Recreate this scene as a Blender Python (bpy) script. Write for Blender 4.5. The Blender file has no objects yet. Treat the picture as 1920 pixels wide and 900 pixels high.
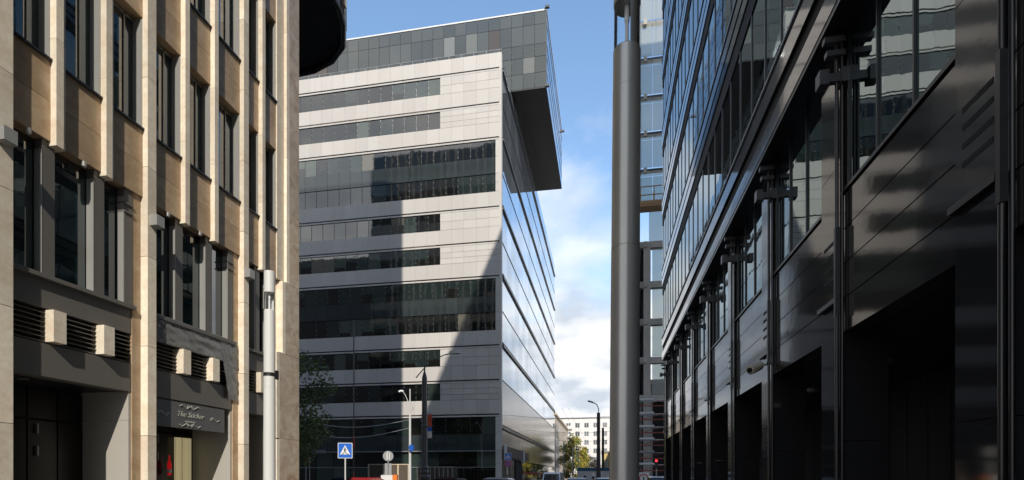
import bpy, bmesh, math, random
from mathutils import Vector, Matrix, noise as mn
random.seed(7)
R = math.radians
scene = bpy.context.scene
col = scene.collection

# ------------------------------------------------------------------ camera, light, exposure
EYE = 1.6
cam_d = bpy.data.cameras.new('camera'); cam = bpy.data.objects.new('camera', cam_d); col.objects.link(cam)
cam.location = (0, 0, EYE); cam.rotation_euler = (R(90), 0, R(9.97))
cam_d.sensor_width = 36; cam_d.lens = 995/1920*36; cam_d.shift_y = (893-450)/1920
cam_d.clip_start = 0.05; cam_d.clip_end = 3000
scene.camera = cam
SUN = Vector((-1, 3.1, -2.25)).normalized()          # the way the light travels
elev = math.asin(-SUN.z)
w = bpy.data.worlds.new('World'); scene.world = w; w.use_nodes = True
nt = w.node_tree; nt.nodes.clear()
def N(nt, t, **k):
    n = nt.nodes.new(t)
    for a, v in k.items(): setattr(n, a, v)
    return n
L = nt.links.new
out = N(nt, 'ShaderNodeOutputWorld'); bg = N(nt, 'ShaderNodeBackground'); L(bg.outputs[0], out.inputs[0])
SKY_STRENGTH = 0.15
bg.inputs['Strength'].default_value = SKY_STRENGTH
sky = N(nt, 'ShaderNodeTexSky', sky_type='NISHITA'); sky.sun_disc = False
sky.sun_elevation = elev; sky.sun_rotation = math.atan2(-SUN.x, -SUN.y)
sky.air_density = 1.0; sky.dust_density = 0.6; sky.ozone_density = 1.5
tc = N(nt, 'ShaderNodeTexCoord'); sp = N(nt, 'ShaderNodeSeparateXYZ'); L(tc.outputs['Generated'], sp.inputs[0])
def M_(nt, op, a, b=None, c=None, clamp=False):
    n = N(nt, 'ShaderNodeMath', operation=op); n.use_clamp = clamp
    for i, v in enumerate((a, b, c)):
        if v is None: continue
        if isinstance(v, (int, float)): n.inputs[i].default_value = v
        else: nt.links.new(v, n.inputs[i])
    return n.outputs[0]
zc = M_(nt, 'MAXIMUM', sp.outputs[2], 0.0); zz = M_(nt, 'ADD', zc, 0.22)
cb = N(nt, 'ShaderNodeCombineXYZ'); L(M_(nt, 'DIVIDE', sp.outputs[0], zz), cb.inputs[0]); L(M_(nt, 'DIVIDE', sp.outputs[1], zz), cb.inputs[1])
n1 = N(nt, 'ShaderNodeTexNoise'); n1.inputs['Scale'].default_value = 1.7; n1.inputs['Detail'].default_value = 8; n1.inputs['Roughness'].default_value = 0.55
mp = N(nt, 'ShaderNodeMapping'); mp.inputs['Location'].default_value = (3.1, 0.35, 0); L(cb.outputs[0], mp.inputs[0]); L(mp.outputs[0], n1.inputs['Vector'])
lowness = M_(nt, 'SUBTRACT', 0.85, M_(nt, 'MULTIPLY', zc, 1.45))          # more cloud near the horizon
south = M_(nt, 'MULTIPLY', M_(nt, 'MAXIMUM', M_(nt, 'MULTIPLY', sp.outputs[1], -1.0), 0.0), 0.55)  # and behind the camera
cf = M_(nt, 'ADD', M_(nt, 'ADD', n1.outputs[0], lowness), south)
cf = M_(nt, 'MULTIPLY', M_(nt, 'SUBTRACT', cf, 0.585), 3.4, clamp=True)
n2 = N(nt, 'ShaderNodeTexNoise'); n2.inputs['Scale'].default_value = 3.1; n2.inputs['Detail'].default_value = 6; L(cb.outputs[0], n2.inputs['Vector'])
cr = N(nt, 'ShaderNodeValToRGB'); L(n2.outputs[0], cr.inputs[0])
cr.color_ramp.elements[0].position = 0.36; cr.color_ramp.elements[0].color = (2.7, 3.0, 3.4, 1)
cr.color_ramp.elements[1].position = 0.6; cr.color_ramp.elements[1].color = (4.7, 4.7, 4.72, 1)
mx = N(nt, 'ShaderNodeMix', data_type='RGBA'); L(cf, mx.inputs[0]); L(cr.outputs[0], mx.inputs[7])
skc = N(nt, 'ShaderNodeMix', data_type='RGBA', blend_type='MULTIPLY'); skc.inputs[0].default_value = 1
L(sky.outputs[0], skc.inputs[6]); skc.inputs[7].default_value = (1.12, 1.19, 1.17, 1)
L(skc.outputs[2], mx.inputs[6]); L(mx.outputs[2], bg.inputs[0])
sd = bpy.data.lights.new('sun', 'SUN'); so = bpy.data.objects.new('sun', sd); col.objects.link(so)
sd.energy = 2.6; sd.angle = R(0.53); sd.color = (1.0, 0.93, 0.83)
so.rotation_euler = SUN.to_track_quat('-Z', 'Y').to_euler(); so.location = (20, -60, 80)
scene.view_settings.view_transform = 'Standard'; scene.view_settings.look = 'None'
scene.view_settings.exposure = 0.72; scene.view_settings.gamma = 1
scene.render.engine = 'CYCLES'
scene.cycles.max_bounces = 8; scene.cycles.glossy_bounces = 5; scene.cycles.transmission_bounces = 6

# ------------------------------------------------------------------ materials
MATS = {}
def pm(name, color, rough=0.5, metal=0.0, ior=1.5, var=0.0, noise=0.0, nscale=2.0, bump=0.0, bscale=8.0, stretch=(1, 1, 1), emit=None, trans=0.0, rnd_cols=None, spec=0.5):
    """procedural material; var = per-piece value variation from the 'rnd' face attribute; noise = mottling"""
    m = bpy.data.materials.new(name); m.use_nodes = True; t = m.node_tree; b = t.nodes['Principled BSDF']
    b.inputs['Roughness'].default_value = rough; b.inputs['Metallic'].default_value = metal; b.inputs['IOR'].default_value = ior
    b.inputs['Specular IOR Level'].default_value = spec
    if trans: b.inputs['Transmission Weight'].default_value = trans
    g = N(t, 'ShaderNodeNewGeometry'); at = N(t, 'ShaderNodeAttribute', attribute_name='rnd')
    mp = N(t, 'ShaderNodeMapping'); mp.inputs['Scale'].default_value = stretch; t.links.new(g.outputs['Position'], mp.inputs[0])
    off = N(t, 'ShaderNodeVectorMath', operation='SCALE'); off.inputs[3].default_value = 37.0
    cv = N(t, 'ShaderNodeCombineXYZ')
    for i in range(3): t.links.new(at.outputs['Fac'], cv.inputs[i])
    t.links.new(cv.outputs[0], off.inputs[0])
    ad = N(t, 'ShaderNodeVectorMath', operation='ADD'); t.links.new(mp.outputs[0], ad.inputs[0]); t.links.new(off.outputs[0], ad.inputs[1])
    base = None
    if rnd_cols:
        r = N(t, 'ShaderNodeValToRGB'); r.color_ramp.interpolation = 'CONSTANT'; t.links.new(at.outputs['Fac'], r.inputs[0])
        els = r.color_ramp.elements
        while len(els) < len(rnd_cols): els.new(0.5)
        for e, (p, c) in zip(els, rnd_cols): e.position = p; e.color = (*c, 1)
        base = r.outputs[0]
    if base is None:
        c = N(t, 'ShaderNodeRGB'); c.outputs[0].default_value = (*color, 1); base = c.outputs[0]
    nz = N(t, 'ShaderNodeTexNoise'); nz.inputs['Scale'].default_value = nscale; nz.inputs['Detail'].default_value = 7; nz.inputs['Roughness'].default_value = 0.6
    t.links.new(ad.outputs[0], nz.inputs['Vector'])
    f = M_(t, 'MULTIPLY_ADD', M_(t, 'SUBTRACT', nz.outputs[0], 0.5), 2*noise, 1.0)
    f = M_(t, 'MULTIPLY', f, M_(t, 'MULTIPLY_ADD', M_(t, 'SUBTRACT', at.outputs['Fac'], 0.5), 2*var, 1.0))
    vm = N(t, 'ShaderNodeVectorMath', operation='SCALE'); t.links.new(base, vm.inputs[0]); t.links.new(f, vm.inputs[3])
    t.links.new(vm.outputs[0], b.inputs['Base Color'])
    if bump:
        bn = N(t, 'ShaderNodeTexNoise'); bn.inputs['Scale'].default_value = bscale; bn.inputs['Detail'].default_value = 3; t.links.new(ad.outputs[0], bn.inputs['Vector'])
        bu = N(t, 'ShaderNodeBump'); bu.inputs['Strength'].default_value = 1.0; bu.inputs['Distance'].default_value = bump
        t.links.new(bn.outputs[0], bu.inputs['Height']); t.links.new(bu.outputs[0], b.inputs['Normal'])
    if emit:
        b.inputs['Emission Color'].default_value = (*emit[0], 1); b.inputs['Emission Strength'].default_value = emit[1]
    MATS[name] = m
    return m
def stone_mat(name, c1, c2, c3, rough=0.42):
    """sandstone slabs: wavy sedimentary veins, each slab cut from another place"""
    m = pm(name, c1, rough, ior=1.45, var=0.14, noise=0.20, nscale=11)
    t = m.node_tree; b = t.nodes['Principled BSDF']
    at = [n for n in t.nodes if n.type == 'ATTRIBUTE'][0]; ad = [n for n in t.nodes if n.type == 'VECT_MATH' and n.operation == 'ADD'][0]
    mp = N(t, 'ShaderNodeMapping'); mp.inputs['Scale'].default_value = (1.3, 1.3, 1.6); mp.inputs['Rotation'].default_value = (0.5, 0.25, 0); t.links.new(ad.outputs[0], mp.inputs[0])
    nz = N(t, 'ShaderNodeTexNoise'); nz.inputs['Scale'].default_value = 1.5; nz.inputs['Detail'].default_value = 8; nz.inputs['Roughness'].default_value = 0.62; nz.inputs['Distortion'].default_value = 0.9
    t.links.new(mp.outputs[0], nz.inputs['Vector'])
    r = N(t, 'ShaderNodeValToRGB'); t.links.new(nz.outputs[0], r.inputs[0]); e = r.color_ramp.elements
    e[0].position = 0.33; e[0].color = (*c3, 1); e[1].position = 0.66; e[1].color = (*c2, 1); x = e.new(0.5); x.color = (*c1, 1)
    sc = [n for n in t.nodes if n.type == 'VECT_MATH' and n.operation == 'SCALE' and n.outputs[0].links and n.outputs[0].links[0].to_node == b][0]
    t.links.new(r.outputs[0], sc.inputs[0])
    return m
stone = stone_mat('sandstone', (.42, .30, .185), (.47, .36, .24), (.35, .24, .145))
stone_pol = stone_mat('polished_sandstone', (.45, .34, .22), (.52, .43, .31), (.33, .21, .12), 0.12)
stone_pale = stone_mat('pale_sandstone', (.76, .67, .53), (.80, .73, .60), (.70, .58, .44))
gray_clad = pm('gray_cladding', (.135, .125, .11), .45, var=.05, noise=.06, nscale=3)
gray_frame = pm('light_gray_frame', (.36, .36, .34), .4, metal=.3, noise=.05)
dark_metal = pm('dark_metal', (.018, .018, .02), .35, metal=.0, noise=.1)
black = pm('black_recess', (.006, .006, .007), .7)
door_dark = pm('dark_doors', (.008, .006, .005), .35, noise=.2)
glass_left = pm('green_tinted_glass', (.012, .026, .028), .02, ior=2.3, bump=.0015, bscale=1.3)
white_clad = pm('white_panel', (.55, .525, .495), .45, var=.06, noise=.07, nscale=1.2, stretch=(2.2, 2.2, .25))
glass_c = pm('ribbon_glass', (.01, .015, .015), .03, ior=2.25, bump=.004, bscale=.8,
             rnd_cols=[(0, (.005, .006, .006)), (.30, (.018, .028, .026)), (.55, (.034, .05, .045)), (.72, (.01, .010, .008)), (.84, (.07, .09, .075)), (.95, (.15, .14, .11))])
spandrel_c = pm('dark_gray_spandrel_glass', (.035, .045, .047), .05, ior=2.0, var=.1, bump=.003, bscale=.8)
glass_box = pm('gray_glass_box', (.05, .06, .06), .04, ior=1.95, bump=.004, bscale=.7,
               rnd_cols=[(0, (.045, .055, .055)), (.40, (.065, .075, .073)), (.66, (.02, .022, .022)), (.78, (.06, .042, .03)), (.90, (.14, .15, .14)), (.96, (.18, .19, .185))])
glass_side = pm('mirror_glass', (.62, .70, .78), .02, metal=.75, ior=2.0, bump=.003, bscale=.6, var=.2)
soffit_m = pm('dark_soffit', (.018, .017, .017), .5, noise=.15, nscale=1)
glass_r = pm('dark_mirror_glass', (.006, .008, .010), .012, ior=3.4, bump=.0016, bscale=1.1)
glass_r.node_tree.nodes['Principled BSDF'].inputs['Specular Tint'].default_value = (.80, .97, 1.0, 1)
strip_r = pm('dark_polished_strip', (.010, .011, .014), .06, ior=1.8, bump=.001, bscale=1.5)
granite_r = pm('dark_polished_panel', (.028, .027, .027), .07, ior=1.62, noise=.3, nscale=60, bump=.0012, bscale=2.0)
granite_p = pm('dark_polished_granite', (.020, .020, .021), .06, ior=1.55, noise=.5, nscale=90)
blk_metal = pm('black_metal', (.012, .012, .013), .3, ior=1.6)
grey_metal = pm('grey_painted_metal', (.07, .072, .078), .35, noise=.06)
pole_m = pm('silver_grey_paint', (.46, .45, .42), .30, metal=.5, noise=.16, nscale=7, stretch=(1, 1, .18), bump=.0004, bscale=30)
pole_white = pm('white_pole_paint', (.62, .62, .60), .35, noise=.03)
lens_m = bpy.data.materials.new('clear_lens'); lens_m.use_nodes = True; t = lens_m.node_tree; t.nodes.clear()
o_ = N(t, 'ShaderNodeOutputMaterial'); mi = N(t, 'ShaderNodeMixShader'); tr = N(t, 'ShaderNodeBsdfTransparent'); gl = N(t, 'ShaderNodeBsdfGlossy'); lw = N(t, 'ShaderNodeFresnel')
gl.inputs['Roughness'].default_value = .03; lw.inputs['IOR'].default_value = 1.15; tr.inputs['Color'].default_value = (.93, .95, .96, 1)
t.links.new(lw.outputs[0], mi.inputs[0]); t.links.new(tr.outputs[0], mi.inputs[1]); t.links.new(gl.outputs[0], mi.inputs[2]); t.links.new(mi.outputs[0], o_.inputs[0])
chrome = pm('reflector_metal', (.75, .75, .75), .15, metal=1)
concrete = pm('raw_concrete', (.46, .44, .39), .85, var=.1, noise=.25, nscale=1.5)
glass_k = pm('pale_curtain_glass', (.10, .14, .14), .03, ior=3.2, bump=.004, bscale=.6, rnd_cols=[(0, (.50, .62, .61)), (.4, (.58, .68, .67)), (.8, (.42, .55, .55))])
wood = pm('plywood', (.42, .26, .13), .7, var=.15, noise=.2, nscale=6)
red_p = pm('red_paint', (.45, .03, .02), .5)
white_p = pm('white_paint', (.75, .75, .74), .45, noise=.03)
steel = pm('galvanised_steel', (.33, .34, .35), .4, metal=.4, noise=.1)
beige_wall = pm('beige_plaster', (.66, .54, .40), .85, noise=.08, nscale=.7)
white_wall = pm('white_tile_wall', (.72, .70, .68), .8, var=.05, noise=.06, nscale=.5)
win_dark = pm('small_window_glass', (.16, .17, .18), .1, ior=1.6, var=.4)
asphalt = pm('asphalt', (.05, .05, .052), .85, noise=.2, nscale=3, bump=.004, bscale=60)
paving = pm('paving_slabs', (.22, .21, .2), .8, noise=.12, nscale=4)
kerb_m = pm('granite_kerb', (.3, .3, .29), .7, noise=.15, nscale=9)
earth = pm('city_ground', (.10, .10, .09), .9, noise=.2, nscale=.3)
paint_w = pm('road_paint', (.75, .75, .72), .6, noise=.08, nscale=6)
blue_s = pm('sign_blue', (.02, .14, .62), .35)
sign_w = pm('sign_white', (.80, .80, .80), .35)
sign_b = pm('sign_black', (.02, .02, .02), .4)
sign_r = pm('sign_red', (.62, .03, .04), .35)
sign_back = pm('sign_back_grey', (.36, .37, .37), .45, metal=.3)
orange = pm('orange_plastic', (.80, .22, .03), .45)
bark = pm('bark', (.09, .07, .05), .9, noise=.3, nscale=9, bump=.01, bscale=20)
leaf_d = pm('dark_green_leaves', (.11, .15, .04), .55, var=.55)
leaf_y = pm('yellow_green_leaves', (.26, .24, .04), .55, rnd_cols=[(0, (.10, .16, .03)), (.35, (.30, .33, .05)), (.60, (.50, .38, .05)), (.86, (.48, .26, .05))])
leaf_b = pm('dark_shrub_leaves', (.05, .045, .03), .6, var=.5)
tyre_m = pm('rubber', (.02, .02, .02), .8); glass_car = pm('car_glass', (.015, .018, .02), .03, ior=1.6)
sheet_m = pm('grey_plastic_film', (.19, .185, .175), .22, ior=1.45, noise=.3, nscale=3, bump=.015, bscale=5)
sign_board = pm('grey_signboard', (.12, .12, .12), .5, noise=.08)
letter_m = pm('cream_lettering', (.46, .46, .40), .5)
curtain_m = pm('cream_curtain_glow', (.62, .56, .38), .7, noise=.3, nscale=3, stretch=(3, 3, .4), emit=((.75, .65, .38), .16))  # weak cream emission stands in for light on the curtains; no lamp here
skin_m = pm('skin', (.55, .36, .27), .5); cloth1 = pm('dark_jacket_cloth', (.03, .03, .04), .9, noise=.2); cloth2 = pm('dark_blue_cloth', (.03, .04, .08), .9, noise=.2); hair_m = pm('dark_hair', (.02, .014, .01), .6)
net_m = pm('brown_screen_mesh', (.10, .08, .06), .8, noise=.4, nscale=12)
red_light = pm('red_lamp', (.6, .02, .02), .3, emit=((1, .02, .03), 3.0))
soft_light = pm('dim_downlight', (.5, .5, .5), .3, emit=((1, .9, .7), .12))

# ------------------------------------------------------------------ mesh helpers
class MB:
    """collects pieces, links them as ONE mesh object. rel=True: z is measured from the eye level"""
    def __init__(s, rel=False): s.v = []; s.f = []; s.r = []; s.rel = rel; s.smooth = set()
    def add(s, vs, fs, smooth=False, rnd=None):
        b = len(s.v); s.v += [tuple(p) for p in vs]; r = random.random() if rnd is None else rnd
        for f in fs:
            if smooth: s.smooth.add(len(s.f))
            s.f.append([b+i for i in f]); s.r.append(r)
        return s
    def box(s, x0, x1, y0, y1, z0, z1, rnd=None):
        vs = [(x, y, z) for z in (z0, z1) for y in (y0, y1) for x in (x0, x1)]
        return s.add(vs, [(0, 2, 3, 1), (4, 5, 7, 6), (0, 1, 5, 4), (2, 6, 7, 3), (0, 4, 6, 2), (1, 3, 7, 5)], rnd=rnd)
    def quad(s, a, b, c, d, rnd=None): return s.add([a, b, c, d], [(0, 1, 2, 3)], rnd=rnd)
    def prism(s, poly, z0, z1):
        n = len(poly); vs = [(x, y, z0) for x, y in poly]+[(x, y, z1) for x, y in poly]
        return s.add(vs, [tuple(reversed(range(n))), tuple(range(n, 2*n))]+[(i, (i+1) % n, n+(i+1) % n, n+i) for i in range(n)])
    def tube(s, pts, r, n=8, r2=None, cap=True):
        pts = [Vector(p) for p in pts]; rings = []; m = len(pts)
        for i, p in enumerate(pts):
            t = (pts[min(i+1, m-1)]-pts[max(i-1, 0)]).normalized()
            a = Vector((0, 0, 1)) if abs(t.z) < .9 else Vector((1, 0, 0))
            u = t.cross(a).normalized(); v = t.cross(u).normalized()
            rr = r if r2 is None else r+(r2-r)*i/(m-1)
            rings.append([p+u*rr*math.cos(2*math.pi*k/n)+v*rr*math.sin(2*math.pi*k/n) for k in range(n)])
        vs = [q for ring in rings for q in ring]; fs = []
        for i in range(m-1):
            for k in range(n): fs.append((i*n+k, i*n+(k+1) % n, (i+1)*n+(k+1) % n, (i+1)*n+k))
        s.add(vs, fs, smooth=True)
        if cap: s.add(rings[0], [tuple(range(n))]); s.add(rings[-1], [tuple(reversed(range(n)))])
        return s
    def lathe(s, prof, n=24, cx=0, cy=0, a0=0, a1=2*math.pi, smooth=True):
        full = abs(a1-a0-2*math.pi) < 1e-6; k = n if full else n+1
        rn = random.random()
        for pa, pb in zip(prof, prof[1:]):          # every band keeps its own rings, so edges stay crisp
            vs = [(cx+r*math.cos(a0+(a1-a0)*i/n), cy+r*math.sin(a0+(a1-a0)*i/n), z) for r, z in (pa, pb) for i in range(k)]
            s.add(vs, [(i, (i+1) % k, k+(i+1) % k, k+i) for i in range(n)], smooth=smooth, rnd=rn)
        return s
    def build(s, name, mat, parent=None, world=True):
        """world=True: vertices are world positions and become local to the parent"""
        me = bpy.data.meshes.new(name); off = Vector((0, 0, EYE)) if s.rel else Vector()
        if parent is not None and world:
            p = parent
            while p is not None: off = off-p.location; p = p.parent
        me.from_pydata([Vector(p)+off for p in s.v], [], s.f)
        at = me.attributes.new('rnd', 'FLOAT', 'FACE'); at.data.foreach_set('value', s.r)
        if s.smooth:
            for i in s.smooth: me.polygons[i].use_smooth = True
        me.materials.append(mat); o = bpy.data.objects.new(name, me); col.objects.link(o)
        if parent is not None: o.parent = parent
        return o
def tag(o, label, cat, group=None):
    o['label'] = label; o['category'] = cat
    if group: o['group'] = group
    return o
def thing(name, loc, label, cat, group=None, rz=0):
    o = bpy.data.objects.new(name, None); o.empty_display_size = .2; col.objects.link(o); o.location = loc; o.rotation_euler.z = rz
    return tag(o, label, cat, group)
def struct(o): o['kind'] = 'structure'; return o
def copy_tree(o, parent=None):
    c = o.copy(); col.objects.link(c); c.parent = parent
    for ch in list(o.children): copy_tree(ch, c)
    return c
def pane_x(mb, x, y0, y1, z0, z1, t=.002, rnd=None):      # a pane in a plane of constant x, tilted a hair
    a, b = random.uniform(-t, t), random.uniform(-t, t)
    mb.quad((x+a, y0, z0), (x+b, y1, z0), (x-a, y1, z1), (x-b, y0, z1), rnd=rnd)
def pane_y(mb, y, x0, x1, z0, z1, t=.002, rnd=None):
    a, b = random.uniform(-t, t), random.uniform(-t, t)
    mb.quad((x0, y+a, z0), (x1, y+b, z0), (x1, y-a, z1), (x0, y-b, z1), rnd=rnd)

# ------------------------------------------------------------------ the setting: ground, road, pavements
def flat(name, x0, x1, y0, y1, z, mat):
    m = MB(); m.quad((x0, y0, z), (x1, y0, z), (x1, y1, z), (x0, y1, z)); return struct(m.build(name, mat))
flat('ground', -1500, 1500, -1500, 1500, -.13, earth)
flat('road', -7.5, 1.2, -60, 400, -.12, asphalt)
flat('cross_road', -80, 60, 26.5, 43, -.116, asphalt)
def pavement(x0, x1, y0, y1):
    m = MB(); m.box(x0, x1, y0, y1, -.125, 0); struct(m.build('pavement', paving))
    k = MB(); xe = x1 if x0 < -8 else x0; s = 1 if x0 < -8 else -1
    k.box(min(xe, xe+.15*s), max(xe, xe+.15*s), y0, y1, -.125, .004); struct(k.build('kerb', kerb_m))
pavement(-45, -7.65, -60, 26.5); pavement(1.35, 60, -60, 26.5); pavement(-90, -7.65, 43, 400); pavement(1.35, 60, 43, 400)
m = MB()
for i in range(14): x = -7.1+i*.62; m.quad((x, 23, -.112), (x+.36, 23, -.112), (x+.36, 26, -.112), (x, 26, -.112))
struct(m.build('crosswalk_markings', paint_w))
m = MB()
for i in range(40): y = 48+i*6; m.quad((-3.2, y, -.114), (-3.08, y, -.114), (-3.08, y+3, -.114), (-3.2, y+3, -.114))
struct(m.build('lane_markings', paint_w))

# ------------------------------------------------------------------ left sandstone building
B = thing('stone_office_building', (-11, 6, 0), 'sandstone office building in the left foreground with vertical stone fins and deep dark windows', 'building')
XF, XP, XG = -11.0, -11.14, -11.44
FL = 4.38; ROOF = 56.0
piers = [(-5.4, -5.15), (-2.15, -1.9), (1.35, 1.60), (4.72, 4.97), (7.98, 8.23), (11.22, 11.47), (14.72, 14.95)]
bays = [(-5.15, -2.15, (-4.3, -3.2)), (-1.9, 1.35, (-.95, .2)), (1.6, 4.72, (2.5, 3.6)), (4.97, 7.98, (5.8, 6.9)), (8.23, 11.22, (9.03, 10.13)), (11.47, 14.72, (12.40, 13.48)), (14.95, 16.55, (15.62,))]
# cores behind the cladding
m = MB(True); m.box(-41, XG-.05, -6, 17.70, 2.1, ROOF); m.box(-41, -12.6, -6, 17.70, -EYE, 2.1)
m.prism([(-41, 17.70), (-11.05, 17.70), (-11.05, 20.6), (-11.25, 21.3), (-11.8, 22.4), (-12.7, 23.1), (-13.9, 23.5), (-41, 23.6)], 19.65, ROOF)
m.build('dark_core', black, B)
m = MB(True); m.box(-85, -41.01, -6, 17.70, -EYE, 42.0); m.build('low_wing', dark_metal, B)
# rounded upper volume beyond the corner: windows, stone fins, soffit rim
out_pts = [(-11.0, 17.72), (-11.0, 18.7), (-11.0, 19.7), (-11.03, 20.65), (-11.22, 21.35), (-11.78, 22.45), (-12.7, 23.16), (-13.9, 23.56), (-15, 23.66)]
out_pts += [(-15-i*1.3, 23.66) for i in range(1, 21)]
m = MB(True); g = MB(True)
for (xa, ya), (xb, yb) in zip(out_pts, out_pts[1:]):
    for k in range(9):
        z0 = 19.9+k*4.1
        g.quad((xa, ya, z0+1.2), (xb, yb, z0+1.2), (xb, yb, z0+3.9), (xa, ya, z0+3.9))
        m.add([(xa, ya, z0-.2), (xb, yb, z0-.2), (xb, yb, z0+1.2), (xa, ya, z0+1.2)], [(0, 1, 2, 3)])
m.build('upper_spandrel', dark_metal, B); g.build('upper_window_band', glass_left, B)
m = MB(True)
for i, (x, y) in enumerate(out_pts[1:26]):
    nx, ny = (1, 0) if i < 2 else ((0, 1) if i > 6 else (.7, .7))
    m.box(x-.10, x+.14, y-.1, y+.14, 20.35, ROOF+.4)
m.build('upper_stone_fin', stone_pale, B)
m = MB(True)
rim = [(x+.03, y+.03) for x, y in out_pts[:9]]
m.tube([(x, y, 19.6) for x, y in rim], .13, 6); m.build('soffit_rim', dark_metal, B)
for i, (y0, y1) in enumerate(piers):
    m = MB(True); z = -EYE; k = 0
    while z < ROOF:
        h = 2.19 if k else 2.6; m.box(XG, XF, y0, y1, z, min(z+h-.012, ROOF+.6)); z += h; k += 1
    m.build('pier', stone_pale, B)
for (y0, y1, fins) in bays:
    edges = [y0]+[f for f in fins]+[y1]
    for f in fins:
        m = MB(True); z = 6.74; k = 0
        while z < ROOF:
            h = 2.19; m.box(XG, XF, f, f+.15, z, z+h-.006); m.box(XG, XF-.06, f+.152, f+.235, z+.02, z+h-.006); z += h; k += 1
        m.build('fin', stone_pale, B)
    mods = [(a+(0.235 if j else 0), b) for j, (a, b) in enumerate(zip(edges, edges[1:]))]
    for n in range(11):
        zp0, zp1 = 6.83+n*FL, 8.45+n*FL
        m = MB(True)
        for a, b in mods:
            if zp0 > ROOF: continue
            h = (zp1-zp0)/2; m.box(XG, XP, a, b, zp0, zp0+h-.011); m.box(XG, XP-.002, a, b, zp0+h, min(zp1, ROOF))
        if m.v: m.build('spandrel_panel', stone, B)
        if n < 4 and y0 > 7:
            for a, b in mods:
                z0, z1 = zp1+.06, zp1+2.72
                g = MB(True); pane_x(g, XG+.03, a, b, z0, z1, .0015); o = g.build('window', glass_left, B)
                s = MB(True); s.box(XG, XP+.05, a, b, zp1+.001, zp1+.05); s.build('sill', dark_metal, o)
                f = MB(True); c = b-.34*(b-a); f.box(XG+.035, XG+.06, c, c+.035, z0, z1); f.box(XG+.035, XG+.06, a, a+.03, z0, z1); f.box(XG+.035, XG+.06, a+.03, b-.05, z1-.05, z1)
                f.box(XG+.035, XP-.01, b-.03, b-.003, z0, z1)
                f.build('frame', gray_frame, o)
        else:
            g = MB(True)
            for a, b in mods:
                if zp1 < ROOF: pane_x(g, XG+.03, a, b, zp1, min(zp1+2.76, ROOF), .0015)
            if g.v: g.build('window', glass_left, B)
    # base storey: tall glazing between grey posts, grey parapet with louvres and stone blocks, deep doorway
    narrow = len(fins) == 1
    g = MB(True); pane_x(g, XG+.04, y0, y1, 4.1, 6.83, .001); gw = g.build('base_window', glass_left, B)
    gm = MB(True)
    for fy in fins:
        gm.box(XG+.05, XG+.24, fy-.12, fy+.13, 4.09, 6.83)
    gm.box(XG+.05, XG+.25, y1-.46, y1-.24, 4.09, 6.83); gm.box(XG+.05, XG+.28, y1-.48, y1-.238, 6.45, 6.49); gm.box(XG+.05, XG+.28, y1-.48, y1-.238, 6.25, 6.29); gm.build('grey_post', gray_clad, gw)
    lt = MB(True)
    for fy in list(fins)+[y1-.34]: lt.box(XG+.06, XG+.245, fy-.135, fy-.122, 4.09, 6.62)
    lt.build('frame', gray_frame, gw)
    p = MB(True); yy = y1-.24 if not narrow else y1
    p.box(XG-.1, XP-.08, y0, yy, 3.42, 4.0); p.box(XG-.1, XP-.08, y0, yy, 2.03, 2.70); p.box(XG, XP+.02, y0, yy+.05, 4.002, 4.085)
    p.build('grey_parapet', gray_clad, B)
    s = MB(True); s.box(XG-.04, XG+.05, y0, yy, 2.701, 3.419); s.build('louvre_back', black, B)
    lv = MB(True)
    for k in range(7):
        z = 2.73+k*.098; lv.add([(XG+.06, y0, z+.05), (XP-.1, y0, z), (XP-.1, y0, z+.016), (XG+.06, y0, z+.066), (XG+.06, yy, z+.05), (XP-.1, yy, z), (XP-.1, yy, z+.016), (XG+.06, yy, z+.066)],
               [(0, 1, 2, 3), (7, 6, 5, 4), (0, 4, 5, 1), (2, 6, 7, 3), (1, 5, 6, 2)])
    lv.build('louvre', gray_clad, B)
    for fy in fins:
        b = MB(True); b.box(XG+.06, XP+.10, fy-.02, fy+.24, 2.74, 3.39); b.build('stone_block', stone_pale, B)
    q = MB(True)
    if not narrow:
        q.box(XG, XP-.06, y1-.237, y1-.002, -EYE, 6.82); q.build('stone_return', stone, B)
    # doorway recess
    n0 = MB(True); n0.box(-12.58, XG, y0+.02, y0+.1, -EYE, 2.03); n0.build('recess_side', gray_clad, B)
    d = MB(True); d.box(-12.58, XP-.10, y1-.30, y1-.24, -EYE, 1.34); d.box(-12.58, XP-.10, y1-.30, y1-.24, 1.346, 2.03)
    d.build('recess_wall', pm('grey_recess_wall', (.40, .38, .34), .5, noise=.04), B) if y0 == -5.15 else d.build('recess_wall', MATS['grey_recess_wall'], B)
    c = MB(True); c.box(-12.6, XG, y0, y1-.24, 2.031, 2.099); c.build('recess_ceiling', dark_metal, B)
    dr = MB(True); n_ = 4 if not narrow else 2
    for k in range(n_):
        a = y0+.1+(yy-y0-.1)*k/n_; b = y0+.1+(yy-y0-.1)*(k+1)/n_
        dr.box(-12.58, -12.54, a+.02, b-.02, -EYE, 1.25); dr.box(-12.58, -12.54, a+.02, b-.02, 1.3, 1.95)
    do = dr.build('door', door_dark, B)
    if y0 > 7:
        h = MB(True)
        for a, z in ((y0+1.6, .96), (y0+1.6, .46)): h.box(-12.54, -12.48, a, a+.03, z, z+.22)
        h.build('door_handle', steel, do)
        dl = MB(True); dl.lathe([(.09, 2.02), (.09, 2.035), (0, 2.035)], 12, -11.95, y0+.9); dl.build('downlight', gray_frame, B)
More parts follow.
